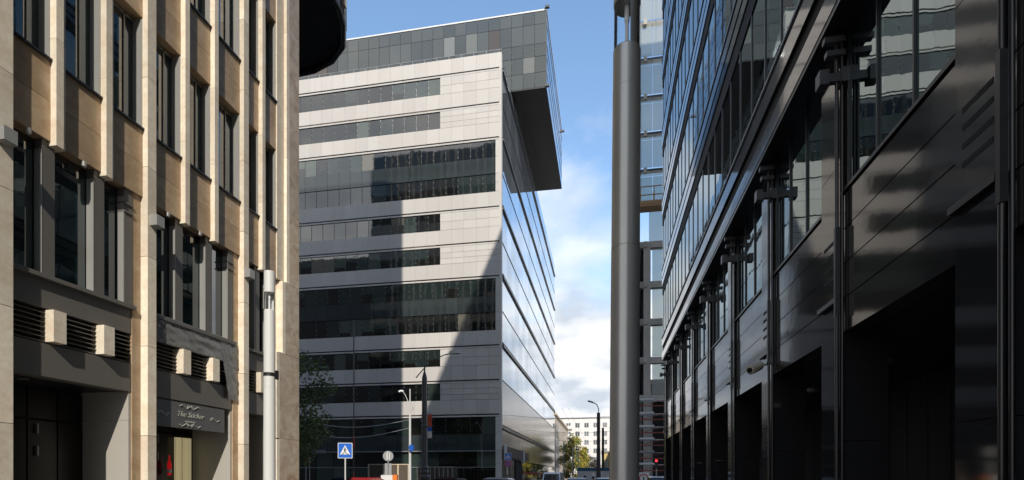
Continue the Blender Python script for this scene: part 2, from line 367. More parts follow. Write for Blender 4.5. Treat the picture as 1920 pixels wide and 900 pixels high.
# corner pier, wider towards the ground
m = MB(True)
for z0, z1, ya in ((-EYE, 1.3, 16.55), (1.308, 4.27, 16.55), (4.28, 6.79, 16.88), (6.80, 9.3, 17.12), (9.308, 12.0, 17.12), (12.008, 15.0, 17.12), (15.008, 18.2, 17.12), (18.208, 19.6, 17.12)):
    m.box(XG, XF, ya+.001, 17.72, z0, z1)
m.build('corner_pier', stone_pol, B)
m = MB(True)
for z0, z1, ya in ((-EYE, 1.3, 16.55), (1.308, 4.27, 16.55), (4.28, 6.79, 16.88), (6.80, 11.2, 17.12), (11.208, 15.58, 17.12), (15.588, 19.6, 17.12)):
    m.box(XG, XF-.001, ya-.16, ya-.002, z0-.03 if z0 > 4 else z0, z1-.03)
m.box(XG, XF-.10, 16.55, 16.96, 6.80, 19.6); m.box(XG, XF-.24, 16.55, 16.72, 4.0, 6.79)
m.build('corner_trim', stone_pale, B)
m = MB(True)                       # far side and back of the block
for k in range(12):
    z = 2.1+k*4.38
    if z < 19: m.box(-41, XG, 17.72, 17.80, z, z+1.3)
m.build('end_wall_band', gray_clad, B)
for y in (7.95, 11.3, 14.75):       # grey wall lights on the piers
    l = MB(True); l.box(XF-.04, XF+.2, y-.02, y+.21, 6.16, 6.42); l.box(XF, XF+.19, y, y+.2, 6.145, 6.158); l.build('wall_light', gray_frame, B)
for y in (8.62, 9.75, 12.0, 13.1): # small dome lamps in the soffit of the glazing
    l = MB(True); l.lathe([(0, 6.70), (.045, 6.73), (.055, 6.83)], 10, XG+.28, y); l.build('soffit_lamp', gray_frame, B)
# sign over the second doorway
S = thing('shop_sign', (-11.2, 12.7, EYE+1.3), 'grey signboard with cream script lettering and scrolls above the second doorway of the sandstone building', 'sign')
m = MB(True); m.box(XP-.16, XP-.085, 11.52, 14.15, 1.30, 1.98); m.build('board', sign_board, S)
def scroll(mb, y, z, w, flip=1, vf=1):
    pts = []
    for i in range(19):
        t = i/18; a = t*math.pi*2.0
        pts.append((XP-.078, y+flip*w*(t-.5)+flip*.03*math.sin(2*a), z+vf*w*.16*math.sin(a)))
    mb.tube(pts, .012, 5)
    e = pts[-1]; mb.tube([(e[0], e[1]+flip*.035*math.cos(a)-flip*.035, e[2]+vf*.035*math.sin(a)) for a in [i*.5 for i in range(9)]], .009, 5)
m = MB(True)
for (y, z, w_, fl, vf) in ((12.62, 1.885, .34, 1, 1), (13.02, 1.885, .34, -1, 1), (12.82, 1.90, .2, 1, -1), (12.62, 1.395, .34, 1, -1), (13.02, 1.395, .34, -1, -1), (12.82, 1.38, .2, 1, 1), (11.92, 1.64, .36, 1, 1), (13.75, 1.64, .36, -1, -1)):
    m = MB(True); scroll(m, y, z, w_, fl, vf); m.build('scroll_ornament', letter_m, S)
def text(s, size, loc, rot, mat, parent, shear=0, name='lettering', ext=.006, sx=1, bold=.0):
    c = bpy.data.curves.new(name, 'FONT'); c.body = s; c.size = size; c.shear = shear; c.extrude = ext; c.align_x = 'CENTER'; c.align_y = 'CENTER'; c.offset = bold
    t = bpy.data.objects.new(name+'_c', c); col.objects.link(t)
    dg = bpy.context.evaluated_depsgraph_get(); me = bpy.data.meshes.new_from_object(t.evaluated_get(dg)); bpy.data.objects.remove(t)
    me.name = name; me.materials.clear(); me.materials.append(mat); o = bpy.data.objects.new(name, me); col.objects.link(o)
    o.parent = parent; o.location = Vector(loc)-(parent.matrix_basis.translation if parent else Vector()); o.rotation_euler = rot; o.scale = (sx, 1, 1)
    return o
text('The Sticker', .21, (XP-.078, 12.82, EYE+1.67), (R(90), 0, R(90)), letter_m, S, .45, bold=-.001)
text('restaurant', .085, (XP-.078, 12.82, EYE+1.49), (R(90), 0, R(90)), letter_m, S, .2)
# cream curtains and red bottle light seen in that doorway
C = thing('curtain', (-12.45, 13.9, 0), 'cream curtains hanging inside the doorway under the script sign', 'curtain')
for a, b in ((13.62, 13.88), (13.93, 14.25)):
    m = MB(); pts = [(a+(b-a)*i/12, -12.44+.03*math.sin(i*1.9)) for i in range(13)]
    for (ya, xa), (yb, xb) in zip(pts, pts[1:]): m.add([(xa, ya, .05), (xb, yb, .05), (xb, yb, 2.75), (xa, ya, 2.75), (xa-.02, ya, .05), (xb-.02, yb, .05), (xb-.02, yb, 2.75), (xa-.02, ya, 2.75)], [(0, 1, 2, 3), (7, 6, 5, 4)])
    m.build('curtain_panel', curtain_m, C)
m = MB(); m.lathe([(0, 1.62), (.05, 1.63), (.055, 1.93), (.048, 1.99), (.02, 2.06), (.018, 2.2), (0, 2.21)], 14, -12.38, 13.36)
bl = tag(m.build('bottle_lamp', pm('red_bottle_glow', (.35, .01, .02), .3, emit=((.7, .01, .015), .22))), 'red glowing bottle shape inside the doorway left of the cream curtains', 'lamp')
m = MB(); m.lathe([(.056, 1.70), (.058, 1.71), (.058, 1.79), (.056, 1.80)], 14, -12.38, 13.36); m.build('bottle_label', sign_w, bl)
# wrinkled grey film over the parapet of the second bay
verts = []; fs = []; ny, nz = 60, 24
for i in range(ny+1):
    for j in range(nz+1):
        y = 11.52+(14.62-11.52)*i/ny; t = j/nz; low = 3.42 if y < 14.0 else 3.42-1.1*min(1, (y-14.0)/.25)
        z = 4.12+(low-4.12)*t; d = .02+.018*mn.noise(Vector((y*2.2, z*7, 3)))+.010*mn.noise(Vector((y*6+z*5, z*9-y*4, 8)))+.022*max(0, (y-13.95))*mn.noise(Vector((y*9, z*7, 2)))*2
        verts.append((XP-.03+d, y, z))
for i in range(ny):
    for j in range(nz): a = i*(nz+1)+j; fs.append((a, a+nz+1, a+nz+2, a+1))
m = MB(True); m.add(verts, fs, smooth=True); tag(m.build('plastic_sheet', sheet_m), 'wrinkled grey plastic film taped over the parapet above the script sign', 'plastic sheet')

# ------------------------------------------------------------------ central office block
Cb = thing('white_office_block', (-35, 56, 0), 'large white banded office block across the junction with ribbon windows and a jutting glass top', 'building')
ZK = lambda k: 6.7+3.73*k
XR_, XL_ = -10.98, -60.0; YF, YB = 56.0, 116.8
m = MB(True); m.box(XL_, XR_-.3, YF+.35, YB, -EYE, 45.4); m.box(XL_, XR_-.3, 62.6, YB, 45.4, 46.6); m.build('dark_core', black, Cb)
MOD = 1.4
def white_row(z0, z1, x0, x1, name='white_cladding', rows=1):
    m = MB(True); h = (z1-z0)/rows; x = x1
    while x > x0+.02:
        xa = max(x-MOD, x0)
        for r in range(rows): m.box(xa+.007, x-.007, YF, YF+.34, z0+r*h+.014, z0+(r+1)*h-.014)
        x = xa
    return m.build(name, white_clad, Cb)
XW = -17.85; XC = -11.65
doubles = (7, 3, -1)      # rows whose floor band is dark spandrel
for k in range(-1, 11):
    z = ZK(k)
    # cladding above the window of floor k-1 .. row band between z and z+1.62
    if k in doubles:
        m = MB(True); x = XC
        while x > XL_: m.box(x-MOD+.012, x-.012, YF+.02, YF+.3, z-.14, z+1.6); x -= MOD
        m.build('dark_spandrel', spandrel_c, Cb)
    else:
        top = z+1.62 if k < 10 else 45.65
        white_row(z+.06, top, XL_, XR_)
        x0 = XL_ if k % 2 == 0 else XW-.5
        m = MB(True); m.box(x0, XR_, YF+.06, YF+.3, z-.06, z+.06); m.build('shadow_gap', dark_metal, Cb)
        white_row(z-.25, z-.06, XL_, XR_ if k-1 not in doubles and (k not in (8, 4, 0)) else XR_)
    # window row of this floor: from z+1.62 to z+3.73-.25 (it belongs to floor k)
    if k == 10: continue
    z0 = z+1.64; z1 = z+3.73-(.27 if (k+1) not in doubles else .16)
    xe = XC if (k in doubles or (k+1) in doubles) else XW
    g = MB(True); x = xe; n = 0
    rr = random.random()
    while x > XL_:
        if random.random() > .35: rr = random.random()
        if random.random() < .35:
            zq = z0+(z1-z0)*random.choice((.25, .4, .55)); st_ = random.getstate(); pane_y(g, YF+.10, x-MOD+.02, x-.02, z0, zq, .002, rnd=.75+random.random()*.05)
            pane_y(g, YF+.10, x-MOD+.02, x-.02, zq, z1, .002, rnd=rr)
        else: pane_y(g, YF+.10, x-MOD+.02, x-.02, z0, z1, .004, rnd=rr)
        x -= MOD
    wo = g.build('ribbon_window', glass_c, Cb)
    f = MB(True); x = xe
    while x > XL_: f.box(x-.022, x+.022, YF+.085, YF+.3, z0, z1); x -= MOD
    f.build('mullion', dark_metal, wo)
    b = MB(True); x = xe-MOD
    while x > -34:
        for q in range(3): b.box(x-.03, x+.03, YF+.03, YF+.084, z0+.3+q*.62, z0+.36+q*.62)
        x -= MOD
    b.build('fixing', steel, wo)['kind'] = 'stuff'
    # white corner column beside it
    if xe == XC: white_row(z0-.03 if k not in doubles else z-.14, z1+.02, XC, XR_, 'corner_column', 2)
    else: white_row(z0-.02, z1+.02, XW, XR_, 'blank_wall', 2 if k % 2 else 3)
# ground floor front
g = MB(True); x = XC
while x > XL_: pane_y(g, YF+.1, x-MOD*1.5+.03, x-.03, -EYE, .95, .004); pane_y(g, YF+.1, x-MOD*1.5+.03, x-.03, 1.02, 2.70, .004); x -= MOD*1.5
o = g.build('shopfront_window', glass_c, Cb)
f = MB(True); f.box(XL_, XC, YF+.02, YF+.3, .95, 1.02); f.box(XL_, XC, YF-.25, YF+.3, 2.70, 2.80); f.build('transom', steel, o)
white_row(-EYE, 2.82, XC, XR_, 'corner_column', 3)
# parapet rail
m = MB(True); m.box(XL_, XR_, YF+.10, YF+.14, 46.02, 46.06); x = XR_-.3
while x > XL_: m.box(x-.02, x+.02, YF+.1, YF+.14, 45.6, 46.02); x -= 1.4
m.build('roof_rail', steel, Cb)
# street side (faces +X): mirror glass in storey rows
for k in range(0, 11):
    z = ZK(k) if k else 5.2; z1 = ZK(k+1) if k < 10 else 46.6
    g = MB(True); y = YF+.5
    while y < YB-.1:
        y1 = min(y+2.8, YB); ztop = z1 if k < 10 else (45.6 if y < 62.5 else 46.6)
        pane_x(g, XR_-.02, y+.006, y1-.006, z+.08, ztop-.05, .004)
        y = y1
    o = g.build('side_window_row', glass_side if k else pm('brownish_mirror_glass', (.09, .08, .07), .16, ior=1.9, bump=.012, bscale=.9, var=.5, noise=.4, nscale=.8), Cb)
    f = MB(True); thick = k % 2 == 0
    f.box(XR_-.25, XR_+(.16 if thick else .03), YF+.51, YB, z-.11 if thick else z-.03, z+.11 if thick else z+.03)
    if thick: f.box(XR_-.25, XR_+.08, YF+.51, YB, z+.3, z+.38)
    else: pass
    f.build('frame', grey_metal, o)
m = MB(True); m.box(XR_-.25, XR_-.001, YF+.002, YF+.5, 2.85, 45.6); m.build('corner_return', white_clad, Cb)
g = MB(True); y = YF+.4
while y < YB: pane_x(g, XR_-.06, y+.03, min(y+3.4, YB)-.03, -EYE, 1.9, .004); y += 3.4
o = g.build('shopfront_window', glass_c, Cb)
g = MB(True); y = YF+.5
while y < YB: pane_x(g, XR_-.02, y+.02, min(y+2.8, YB)-.02, 2.0, 5.1, .006); y += 2.8
g.build('side_window_row', MATS['brownish_mirror_glass'], Cb)
m = MB(True); m.box(XR_-.2, XR_+.3, YF+.6, YF+13, 2.1, 3.3); m.build('fascia', pm('brown_fascia', (.13, .085, .075), .5, noise=.15), Cb)
m = MB(True); m.box(XR_-.1, XR_+.22, YF+13.4, YF+19, 2.2, 3.2); m.build('fascia', MATS['brown_fascia'], Cb)
m = MB(True); m.box(XR_+.2, XR_+.5, YF+.35, YF+.6, 1.8, 3.5); m.box(XR_+.1, XR_+.5, YF+13, YF+13.4, 1.7, 3.4); m.build('fascia_end', white_p, Cb)
m = MB(True); m.box(XR_-.05, XR_+.03, YF+9, YF+14, -EYE, 1.94); m.build('entrance', black, Cb)
m = MB(True); m.box(XR_-.2, XR_+.1, YF+15, YF+60, .3, .55); m.build('red_strip', red_p, Cb)
# the jutting glass volume on the roof
BX0, BX1, BY0, BY1, BZ0, BZ1 = -60.0, -6.85, 62.5, 85.0, 46.0, 55.1
m = MB(True); m.box(BX0, BX1-.1, BY0+.1, BY1-.1, BZ0+.1, BZ1-.1); m.build('dark_core', black, Cb)
m = MB(True); m.box(XR_-.02, BX1, BY0, BY1, BZ0-.02, BZ0+.09); m.build('glass_box_soffit', soffit_m, Cb)
zs = [BZ0+.1, BZ0+1.9, BZ0+3.8, BZ0+5.3, BZ0+7.6, BZ1]
g = MB(True)
for r, (z0, z1) in enumerate(zip(zs, zs[1:])):
    x = BX1; rr = .2
    while x > BX0:
        rr = random.random() if r == 3 else (random.random()*.6 if r != 1 or random.random() > .25 else .93)
        pane_y(g, BY0, x-MOD+.02, x-.02, z0+.02, z1-.02, .005, rnd=rr); x -= MOD
o = g.build('glass_box_front', glass_box, Cb)
f = MB(True); f.box(BX0, BX1+.06, BY0-.06, BY0+.1, BZ1, BZ1+.16); f.box(BX1-.1, BX1+.06, BY0, BY1, BZ1, BZ1+.16); f.build('roof_edge', white_p, o)
b = MB(True); x = BX1-MOD
while x > -45:
    for z in zs[:-1]:
        for q in range(3): b.box(x-.03, x+.03, BY0-.05, BY0-.01, z+.3+q*.55, z+.37+q*.55)
    x -= MOD
b.build('fixing', grey_metal, o)['kind'] = 'stuff'
g = MB(True); y = BY0
while y < BY1-.1:
    for z0, z1 in zip(zs, zs[1:]): pane_x(g, BX1, y+.02, min(y+2.8, BY1)-.02, z0+.02, z1-.02, .004)
    y += 2.8
o = g.build('glass_box_side', pm('blue_mirror_glass', (.30, .44, .60), .03, metal=.75, ior=1.6, bump=.003, bscale=.6, var=.25), Cb)
f = MB(True)
for z in (zs[1], zs[2], zs[3], zs[4]): f.box(BX1-.05, BX1+.03, BY0, BY1, z-.04, z+.04)
f.box(BX1-.05, BX1+.04, BY0-.02, BY0+.03, BZ0, BZ1); f.build('frame', grey_metal, o)
for x, y, z in ((BX1+.1, BY0-.1, BZ1+.3), (BX1+.1, BY0-.1, BZ0+.1), (BX1+.15, BY1, BZ1+.1)):
    m = MB(True); m.box(x-.25, x+.25, y-.15, y+.15, z-.12, z+.12); m.tube([(x-.3, y, z-.2), (x, y, z)], .06, 6); m.build('roof_floodlight', grey_metal, Cb)

# ------------------------------------------------------------------ dark office building on the right
D = thing('dark_glass_building', (8, 5, 0), 'dark mirror glass office building in the right foreground with polished panels and an arcade', 'building')
XA, XU = 3.45, 3.15; Y0, Y1, YN = 5.28, 31.0, -16.5
PITCH = 3.3; YP = [Y0+PITCH*i for i in range(-2, 9)]
m = MB(True); m.box(XA+.35, 26, YN, 31, 6.5, 56.2); m.box(6.6, 26, YN, 32.3, -EYE, 6.5); m.box(XA+.25, 6.6, YN, 32.3, 2.2, 6.5); m.box(XA, 6.6, YN, YP[0], -EYE, 6.5)
m.build('dark_core', black, D)
for i, y in enumerate(YP):
    seen = y > 4
    m = MB(True); m.box(XA-.03, XA+.62, y, y+.67, -EYE, .52); m.box(XA-.03, XA+.62, y, y+.67, .53, 2.58); m.build('granite_pier', granite_p, D)
    m = MB(True); m.box(XA-.03, XA+.3, y, y+.67, 2.66, 4.62); m.box(XA-.03, XA+.3, y, y+.67, 4.63, 6.55); o = m.build('pier_panel', granite_r, D)
    if seen:
        for z in (2.99, 3.17, 3.35, 3.52): s = MB(True); s.box(XA-.034, XA-.028, y+.14, y+.56, z, z+.055); s.build('vent_slot', black, o)
        s = MB(True); s.box(XA-.10, XA+.3, y+.02, y+.67, 2.585, 2.655); s.build('ledge', blk_metal, o)
    t = MB(True); t.tube([(XA-.09, y-.05, -EYE), (XA-.09, y-.05, 6.5)], .026, 10); t.tube([(XA-.03, y-.08, -EYE), (XA-.03, y-.08, 6.5)], .022, 8)
    t.box(XA-.125, XA-.06, y-.085, y-.03, 2.35, 3.66); t.build('downpipe', blk_metal, D)
    if i < len(YP)-1:
        a, b = y+.67, YP[i+1]-.13
        for k in range(4):
            z0 = 2.12+k*.505; m = MB(True); m.box(XA, XA+.2, a+.004, b+.125, z0, z0+.488); m.build('wall_panel', granite_r, D)
        w_ = (b-a)/3; g = MB(True)
        for q in range(3): pane_x(g, XA+.05, a+q*w_+.02, a+(q+1)*w_-.02, 4.2, 6.55, .0012)
        o = g.build('window', glass_r, D)
        f = MB(True)
        for q in range(4): f.box(XA+.022, XA+.10, a+q*w_-.014, a+q*w_+.014, 4.2, 6.55)
        f.box(XA-.03, XA+.15, a, b+.12, 4.15, 4.199); f.build('frame', blk_metal, o)
        if seen and i > 2 or i == 2:
            d = MB(True); d.lathe([(0, 2.03), (.12, 2.03), (.14, 2.1)], 14, 4.9, y+1.9); d.build('downlight', soft_light if i == 2 else gray_frame, D)
m = MB(True); m.box(XA+.21, 6.6, YN, 32.3, 2.105, 2.2); m.build('arcade_ceiling', dark_metal, D)
m = MB(True)
for i in range(40): m.box(6.5, 6.59, YP[0]+i*.75, YP[0]+i*.75+.72, -EYE, 2.1)
m.build('arcade_wall', black, D)
m = MB(True); m.box(XA, XA+.3, 32.0, 32.3, -EYE, 6.5); m.build('granite_pier', granite_p, D)
# brackets with up-lights under the overhang
for i, y in enumerate(YP):
    if y < 4: continue
    b = MB(True); b.box(XU-.03, XA+.04, y-.09, y+.0, 5.80, 5.92); b.box(XU-.05, XU+.08, y-.13, y+.04, 5.75, 5.96); b.box(XA-.06, XA+.08, y-.15, y+.05, 5.75, 5.96); o = b.build('bracket', grey_metal, D)
    for za, xb in ((6.16, XU+.05), (6.36, XU+.02)): b = MB(True); b.box(xb, XA, y-.12, y-.02, za, za+.08); b.build('arm', grey_metal, o)
# upper floors: strips, recessed black joints, glass, mullions
m = MB(True); m.box(XU+.01, XA+.4, YN, Y1, 6.50, 6.58); m.build('overhang_soffit', blk_metal, D)
def strip(z0, z1, x, mat=strip_r, name='facade_strip', step=3.0):
    m = MB(True); y = YN
    while y < Y1-.01: m.box(x, x+.12, y+.003, min(y+step, Y1)-.003, z0, z1); y += step
    return m.build(name, mat, D)
strip(6.585, 6.93, XU); strip(7.30, 7.74, XU)
m = MB(True); m.box(XU+.06, XA+.4, YN, Y1-.01, 6.58, 7.75); m.build('joint', black, D)
m = MB(True); m.box(XU-.03, XU+.05, YN, Y1, 7.742, 7.79); m.build('handrail', steel, D)
for n in range(13):
    zb = 7.78 if n == 0 else 7.78+3.9*n
    zt = 10.22+3.9*n
    if zt > 57.6: break
    g = MB(True); y = YN
    while y < Y1-.01: pane_x(g, XU+.055, y+.02, min(y+1.0, Y1)-.02, zb-.1, zt+.5, .0015); y += 1.0
    o = g.build('window_band', glass_r, D)
    f = MB(True); y = YN
    while y < Y1+.01: f.box(XU+.035, XU+.08, y-.018, y+.018, zb-.1, zt); y += 1.0
    f.build('mullion', blk_metal, o)
    m = MB(True); m.box(XU+.03, XA+.3, YN, Y1-.005, zt, zt+.5); m.box(XU+.09, XA+.3, YN, Y1-.01, zt+.5, zt+1.46); m.build('joint', black, D)
    strip(zt+.50, zt+.82, XU); strip(zt+.94, zt+1.28, XU); strip(zt+1.36, zt+1.44, XU-.02, blk_metal, 'ledge')
m = MB(True); m.box(XU, 26, YN, Y1, 56.3, 56.6); m.build('roof_slab', blk_metal, D)
# CCTV camera on the arcade
K = thing('security_camera', (3.42, 12.25, EYE+2.35), 'cream security camera on a bracket above the arcade of the dark building', 'camera')
m = MB(True); m.tube([(3.26, 12.15, 2.36), (3.02, 11.88, 2.22)], .085, 12); m.tube([(3.27, 12.16, 2.385), (2.99, 11.85, 2.245)], .095, 12, .09); m.build('housing', pm('cream_plastic', (.55, .52, .42), .5), K)
m = MB(True); m.tube([(3.42, 12.3, 2.42), (3.3, 12.25, 2.44), (3.24, 12.14, 2.36)], .022, 8); m.build('arm', MATS['cream_plastic'], K)
m = MB(True); m.tube([(2.995, 11.852, 2.235), (2.975, 11.83, 2.22)], .055, 12); m.build('lens', black, K)

# ------------------------------------------------------------------ building under construction beyond it
Q = thing('unfinished_tower', (9, 60, 0), 'unfinished concrete and pale glass tower between the massive lamp post and the dark building', 'building')
QX, QY = 3.1, 52.0
m = MB(True); m.box(8.6, 10.2, QY+.5, 64, -EYE, 56); m.box(QX+.4, 8.6, QY+.7, 64, -EYE, 7.6); m.box(QX+.3, QX+1.2, QY+.7, 64, 7.6, 22.3); m.build('dark_core', black, Q)
glass_t = bpy.data.materials.new('clear_green_glass'); glass_t.use_nodes = True; t = glass_t.node_tree; t.nodes.clear()
o_ = N(t, 'ShaderNodeOutputMaterial'); mi = N(t, 'ShaderNodeMixShader'); tr = N(t, 'ShaderNodeBsdfTransparent'); gl = N(t, 'ShaderNodeBsdfGlossy'); lw = N(t, 'ShaderNodeFresnel'); at_ = N(t, 'ShaderNodeAttribute', attribute_name='rnd')
rp = N(t, 'ShaderNodeValToRGB'); t.links.new(at_.outputs['Fac'], rp.inputs[0]); rp.color_ramp.elements[0].color = (.50, .66, .66, 1); rp.color_ramp.elements[1].color = (.80, .88, .86, 1)
df = N(t, 'ShaderNodeBsdfDiffuse'); df.inputs['Color'].default_value = (.80, .84, .78, 1); tl = N(t, 'ShaderNodeBsdfTranslucent'); tl.inputs['Color'].default_value = (.80, .84, .78, 1)
ma = N(t, 'ShaderNodeMixShader'); mb_ = N(t, 'ShaderNodeMixShader'); mb_.inputs[0].default_value = .62; t.links.new(df.outputs[0], ma.inputs[1]); t.links.new(tl.outputs[0], ma.inputs[2])
t.links.new(tr.outputs[0], mb_.inputs[1]); t.links.new(ma.outputs[0], mb_.inputs[2])
gl.inputs['Roughness'].default_value = .03; lw.inputs['IOR'].default_value = 1.6; t.links.new(rp.outputs[0], tr.inputs['Color'])
t.links.new(lw.outputs[0], mi.inputs[0]); t.links.new(mb_.outputs[0], mi.inputs[1]); t.links.new(gl.outputs[0], mi.inputs[2]); t.links.new(mi.outputs[0], o_.inputs[0])
zf = [7.7, 11.3, 14.95, 18.5, 22.3, 25.8, 29.3, 32.8, 36.3, 39.9, 43.4, 47, 50.6, 54.2]
for i, z in enumerate(zf):
    m = MB(True); lo = i < 5
    m.box(QX+.1, 10, QY-.02 if lo else QY+.16, QY+.6, z-.55 if lo else z-.18, z+.05); m.build('floor_slab', concrete if lo else grey_metal, Q)
    if not lo or True:
        b = MB(True); b.box(QX+.5, QX+.8, QY-.22, QY-.021, z-.5, z+.0); b.build('bracket', concrete, Q)
    if i == len(zf)-1: break
    z1 = zf[i+1]
    g = MB(True)
    if lo and i < 4:
        pane_y(g, QY+.12, QX+1.3, QX+2.6, z+.1, z1-.6, .01); pane_y(g, QY+.12, QX+2.64, QX+4.0, z+.1, z1-.6, .01)
    elif i == 4:
        pane_y(g, QY+.12, QX+1.0, QX+2.6, z+.1, z1-.2, .01); pane_y(g, QY+.12, QX+2.64, QX+4.0, z+.1, z1-.2, .01)
    else:
        for xa, xb in ((QX+.1, QX+1.3), (QX+1.33, QX+2.5), (QX+2.53, QX+3.9), (QX+3.93, 10)):
            pane_y(g, QY+.10, xa, xb, z+.12, z1-.75, .008); pane_y(g, QY+.10, xa, xb, z1-.72, z1-.2, .008)
    wo = g.build('curtain_glass', glass_t, Q)
    g = MB(True); y = QY+.5
    while y < 63:
        pane_x(g, QX, y, y+2.9, z+.1, z1-.1, .006); y += 3
    g.build('side_glass', glass_side, Q)
m = MB(True); m.box(QX+.5, QX+1.15, QY-.05, QY+.5, -EYE, 22.2); m.box(QX+5, QX+5.8, QY-.05, QY+.5, -EYE, 22.2); m.build('concrete_column', concrete, Q)
m = MB(True); m.box(QX-.08, QX+.1, QY-.12, QY+.3, 7.2, 56); m.build('corner_rail', steel, Q)
Sc = thing('scaffolding', (4.2, 50.5, 0), 'steel scaffolding with white and red rails at the foot of the unfinished tower', 'scaffolding')
m = MB(True)
for x in (2.75, 4.2, 5.6):
    for y in (50.0, 51.2): m.tube([(x, y, -EYE), (x, y, 7.4)], .045, 6)
m.build('upright', steel, Sc)
for i, z in enumerate((7.0, 5.75, 4.55, 3.4, 2.2, 1.1)):
    m = MB(True); m.box(2.75, 4.4, 49.95, 50.02, z, z+.14); m.box(2.9, 5.6, 50.1, 51.1, z-.06, z-.01); m.build('deck_rail', white_p if i != 4 else steel, Sc)
    m = MB(True); m.box(2.6, 5.6, 49.93, 49.99, z-.62, z-.52); m.tube([(2.75, 50, z-.6), (5.6, 50, z)], .03, 6); m.build('safety_rail', pm('faded_red_paint', (.28, .07, .05), .6) if i == 0 else MATS['faded_red_paint'], Sc)
# suspended cradle with two workers' shapes
Cr = thing('work_cradle', (4.9, 49.8, EYE+24.3), 'wooden suspended work cradle hanging high on the unfinished tower', 'work platform')
m = MB(True); m.box(3.1, 5.6, 49.2, 50.4, 24.35, 24.55); m.box(3.1, 5.6, 49.18, 49.24, 24.55, 24.85); m.build('deck', wood, Cr)
m = MB(True)
for x in (3.12, 4.3, 5.52): m.box(x, x+.07, 49.2, 49.27, 24.55, 26.1); m.box(x, x+.07, 50.33, 50.4, 24.55, 26.1)
for z in (25.3, 26.05): m.box(3.12, 5.59, 49.16, 49.2, z, z+.09)
m.build('guard_rail', wood, Cr)
m = MB(True); m.tube([(3.2, 49.8, 24.5), (3.2, 49.8, 56)], .02, 5); m.tube([(5.5, 49.8, 24.5), (5.5, 49.8, 56)], .02, 5); m.build('cable', blk_metal, Cr)

# ------------------------------------------------------------------ far end of the street
H = thing('beige_house', (-16, 138, 0), 'low beige plastered building just beyond the white office block', 'building')
m = MB(True); m.box(-30, -11, 117.3, 159, -EYE, 13.6); m.build('wall', beige_wall, H)
m = MB(True); m.box(-30, -10.7, 117.0, 159.3, 13.6, 14.1); m.build('cornice', beige_wall, H)
for r in range(4):
    for i in range(9):
        y = 120+i*4.3; z = .2+r*3.4; m = MB(True); m.box(-11.03, -10.97, y, y+1.3, z, z+1.8); m.build('window', win_dark, H)
A = thing('apartment_block', (0, 176, 0), 'white six storey apartment block closing the far end of the street', 'building')
m = MB(True); m.box(-40, 22, 172, 186, -EYE, 18.6); m.build('wall', white_wall, A)
m = MB(True); m.box(-40, 22, 171.8, 186, 18.6, 18.95); m.build('cornice', steel, A)
for r in range(7):
    for i in range(14):
        x = -18.2+i*2.9; z = .2+r*2.75-1.0
        if i % 5 == 2:
            m = MB(True); m.box(x-.5, x+1.9, 171.2, 172, z-.5, z+.5); m.build('balcony', white_wall if (i+r) % 3 else wood, A)
        m = MB(True); m.box(x, x+1.35, 171.94, 172.02, z, z+1.45); o = m.build('window', win_dark, A)
        f = MB(True); f.box(x+.62, x+.7, 171.9, 171.94, z, z+1.45); f.build('frame', white_p, o)
Y_ = thing('yellow_house', (2, 110, 0), 'small yellow building behind the dark street posts', 'building')
m = MB(True); m.box(-.6, 8, 105, 115, -EYE, 4.6); m.build('wall', pm('yellow_plaster', (.62, .48, .22), .85, noise=.1), Y_)
m = MB(True); m.box(-.8, 8.2, 104.8, 115.2, 4.6, 4.9); m.build('roof', steel, Y_)
for i in range(3):
    m = MB(True); m.box(-.1+i*1.6, .6+i*1.6, 104.95, 105.01, 1.4, 3.2); m.build('window', win_dark, Y_)

G_ = thing('brown_street_house', (8, 115, 0), 'brownish grey street building standing directly behind the unfinished tower', 'building')
m = MB(True); m.box(4.2, 18, 68, 165, -EYE, 11.5); m.build('wall', pm('brownish_render', (.26, .22, .18), .85, noise=.25, nscale=.5), G_)
m = MB(True); m.box(3.9, 18, 67.8, 165.2, 11.5, 12.0); m.build('cornice', beige_wall, G_)
for r_ in range(3):
    for i in range(16): m = MB(True); m.box(4.16, 4.22, 71+i*5.8, 73.4+i*5.8, .5+r_*3.8, 2.7+r_*3.8); m.build('window', win_dark, G_)
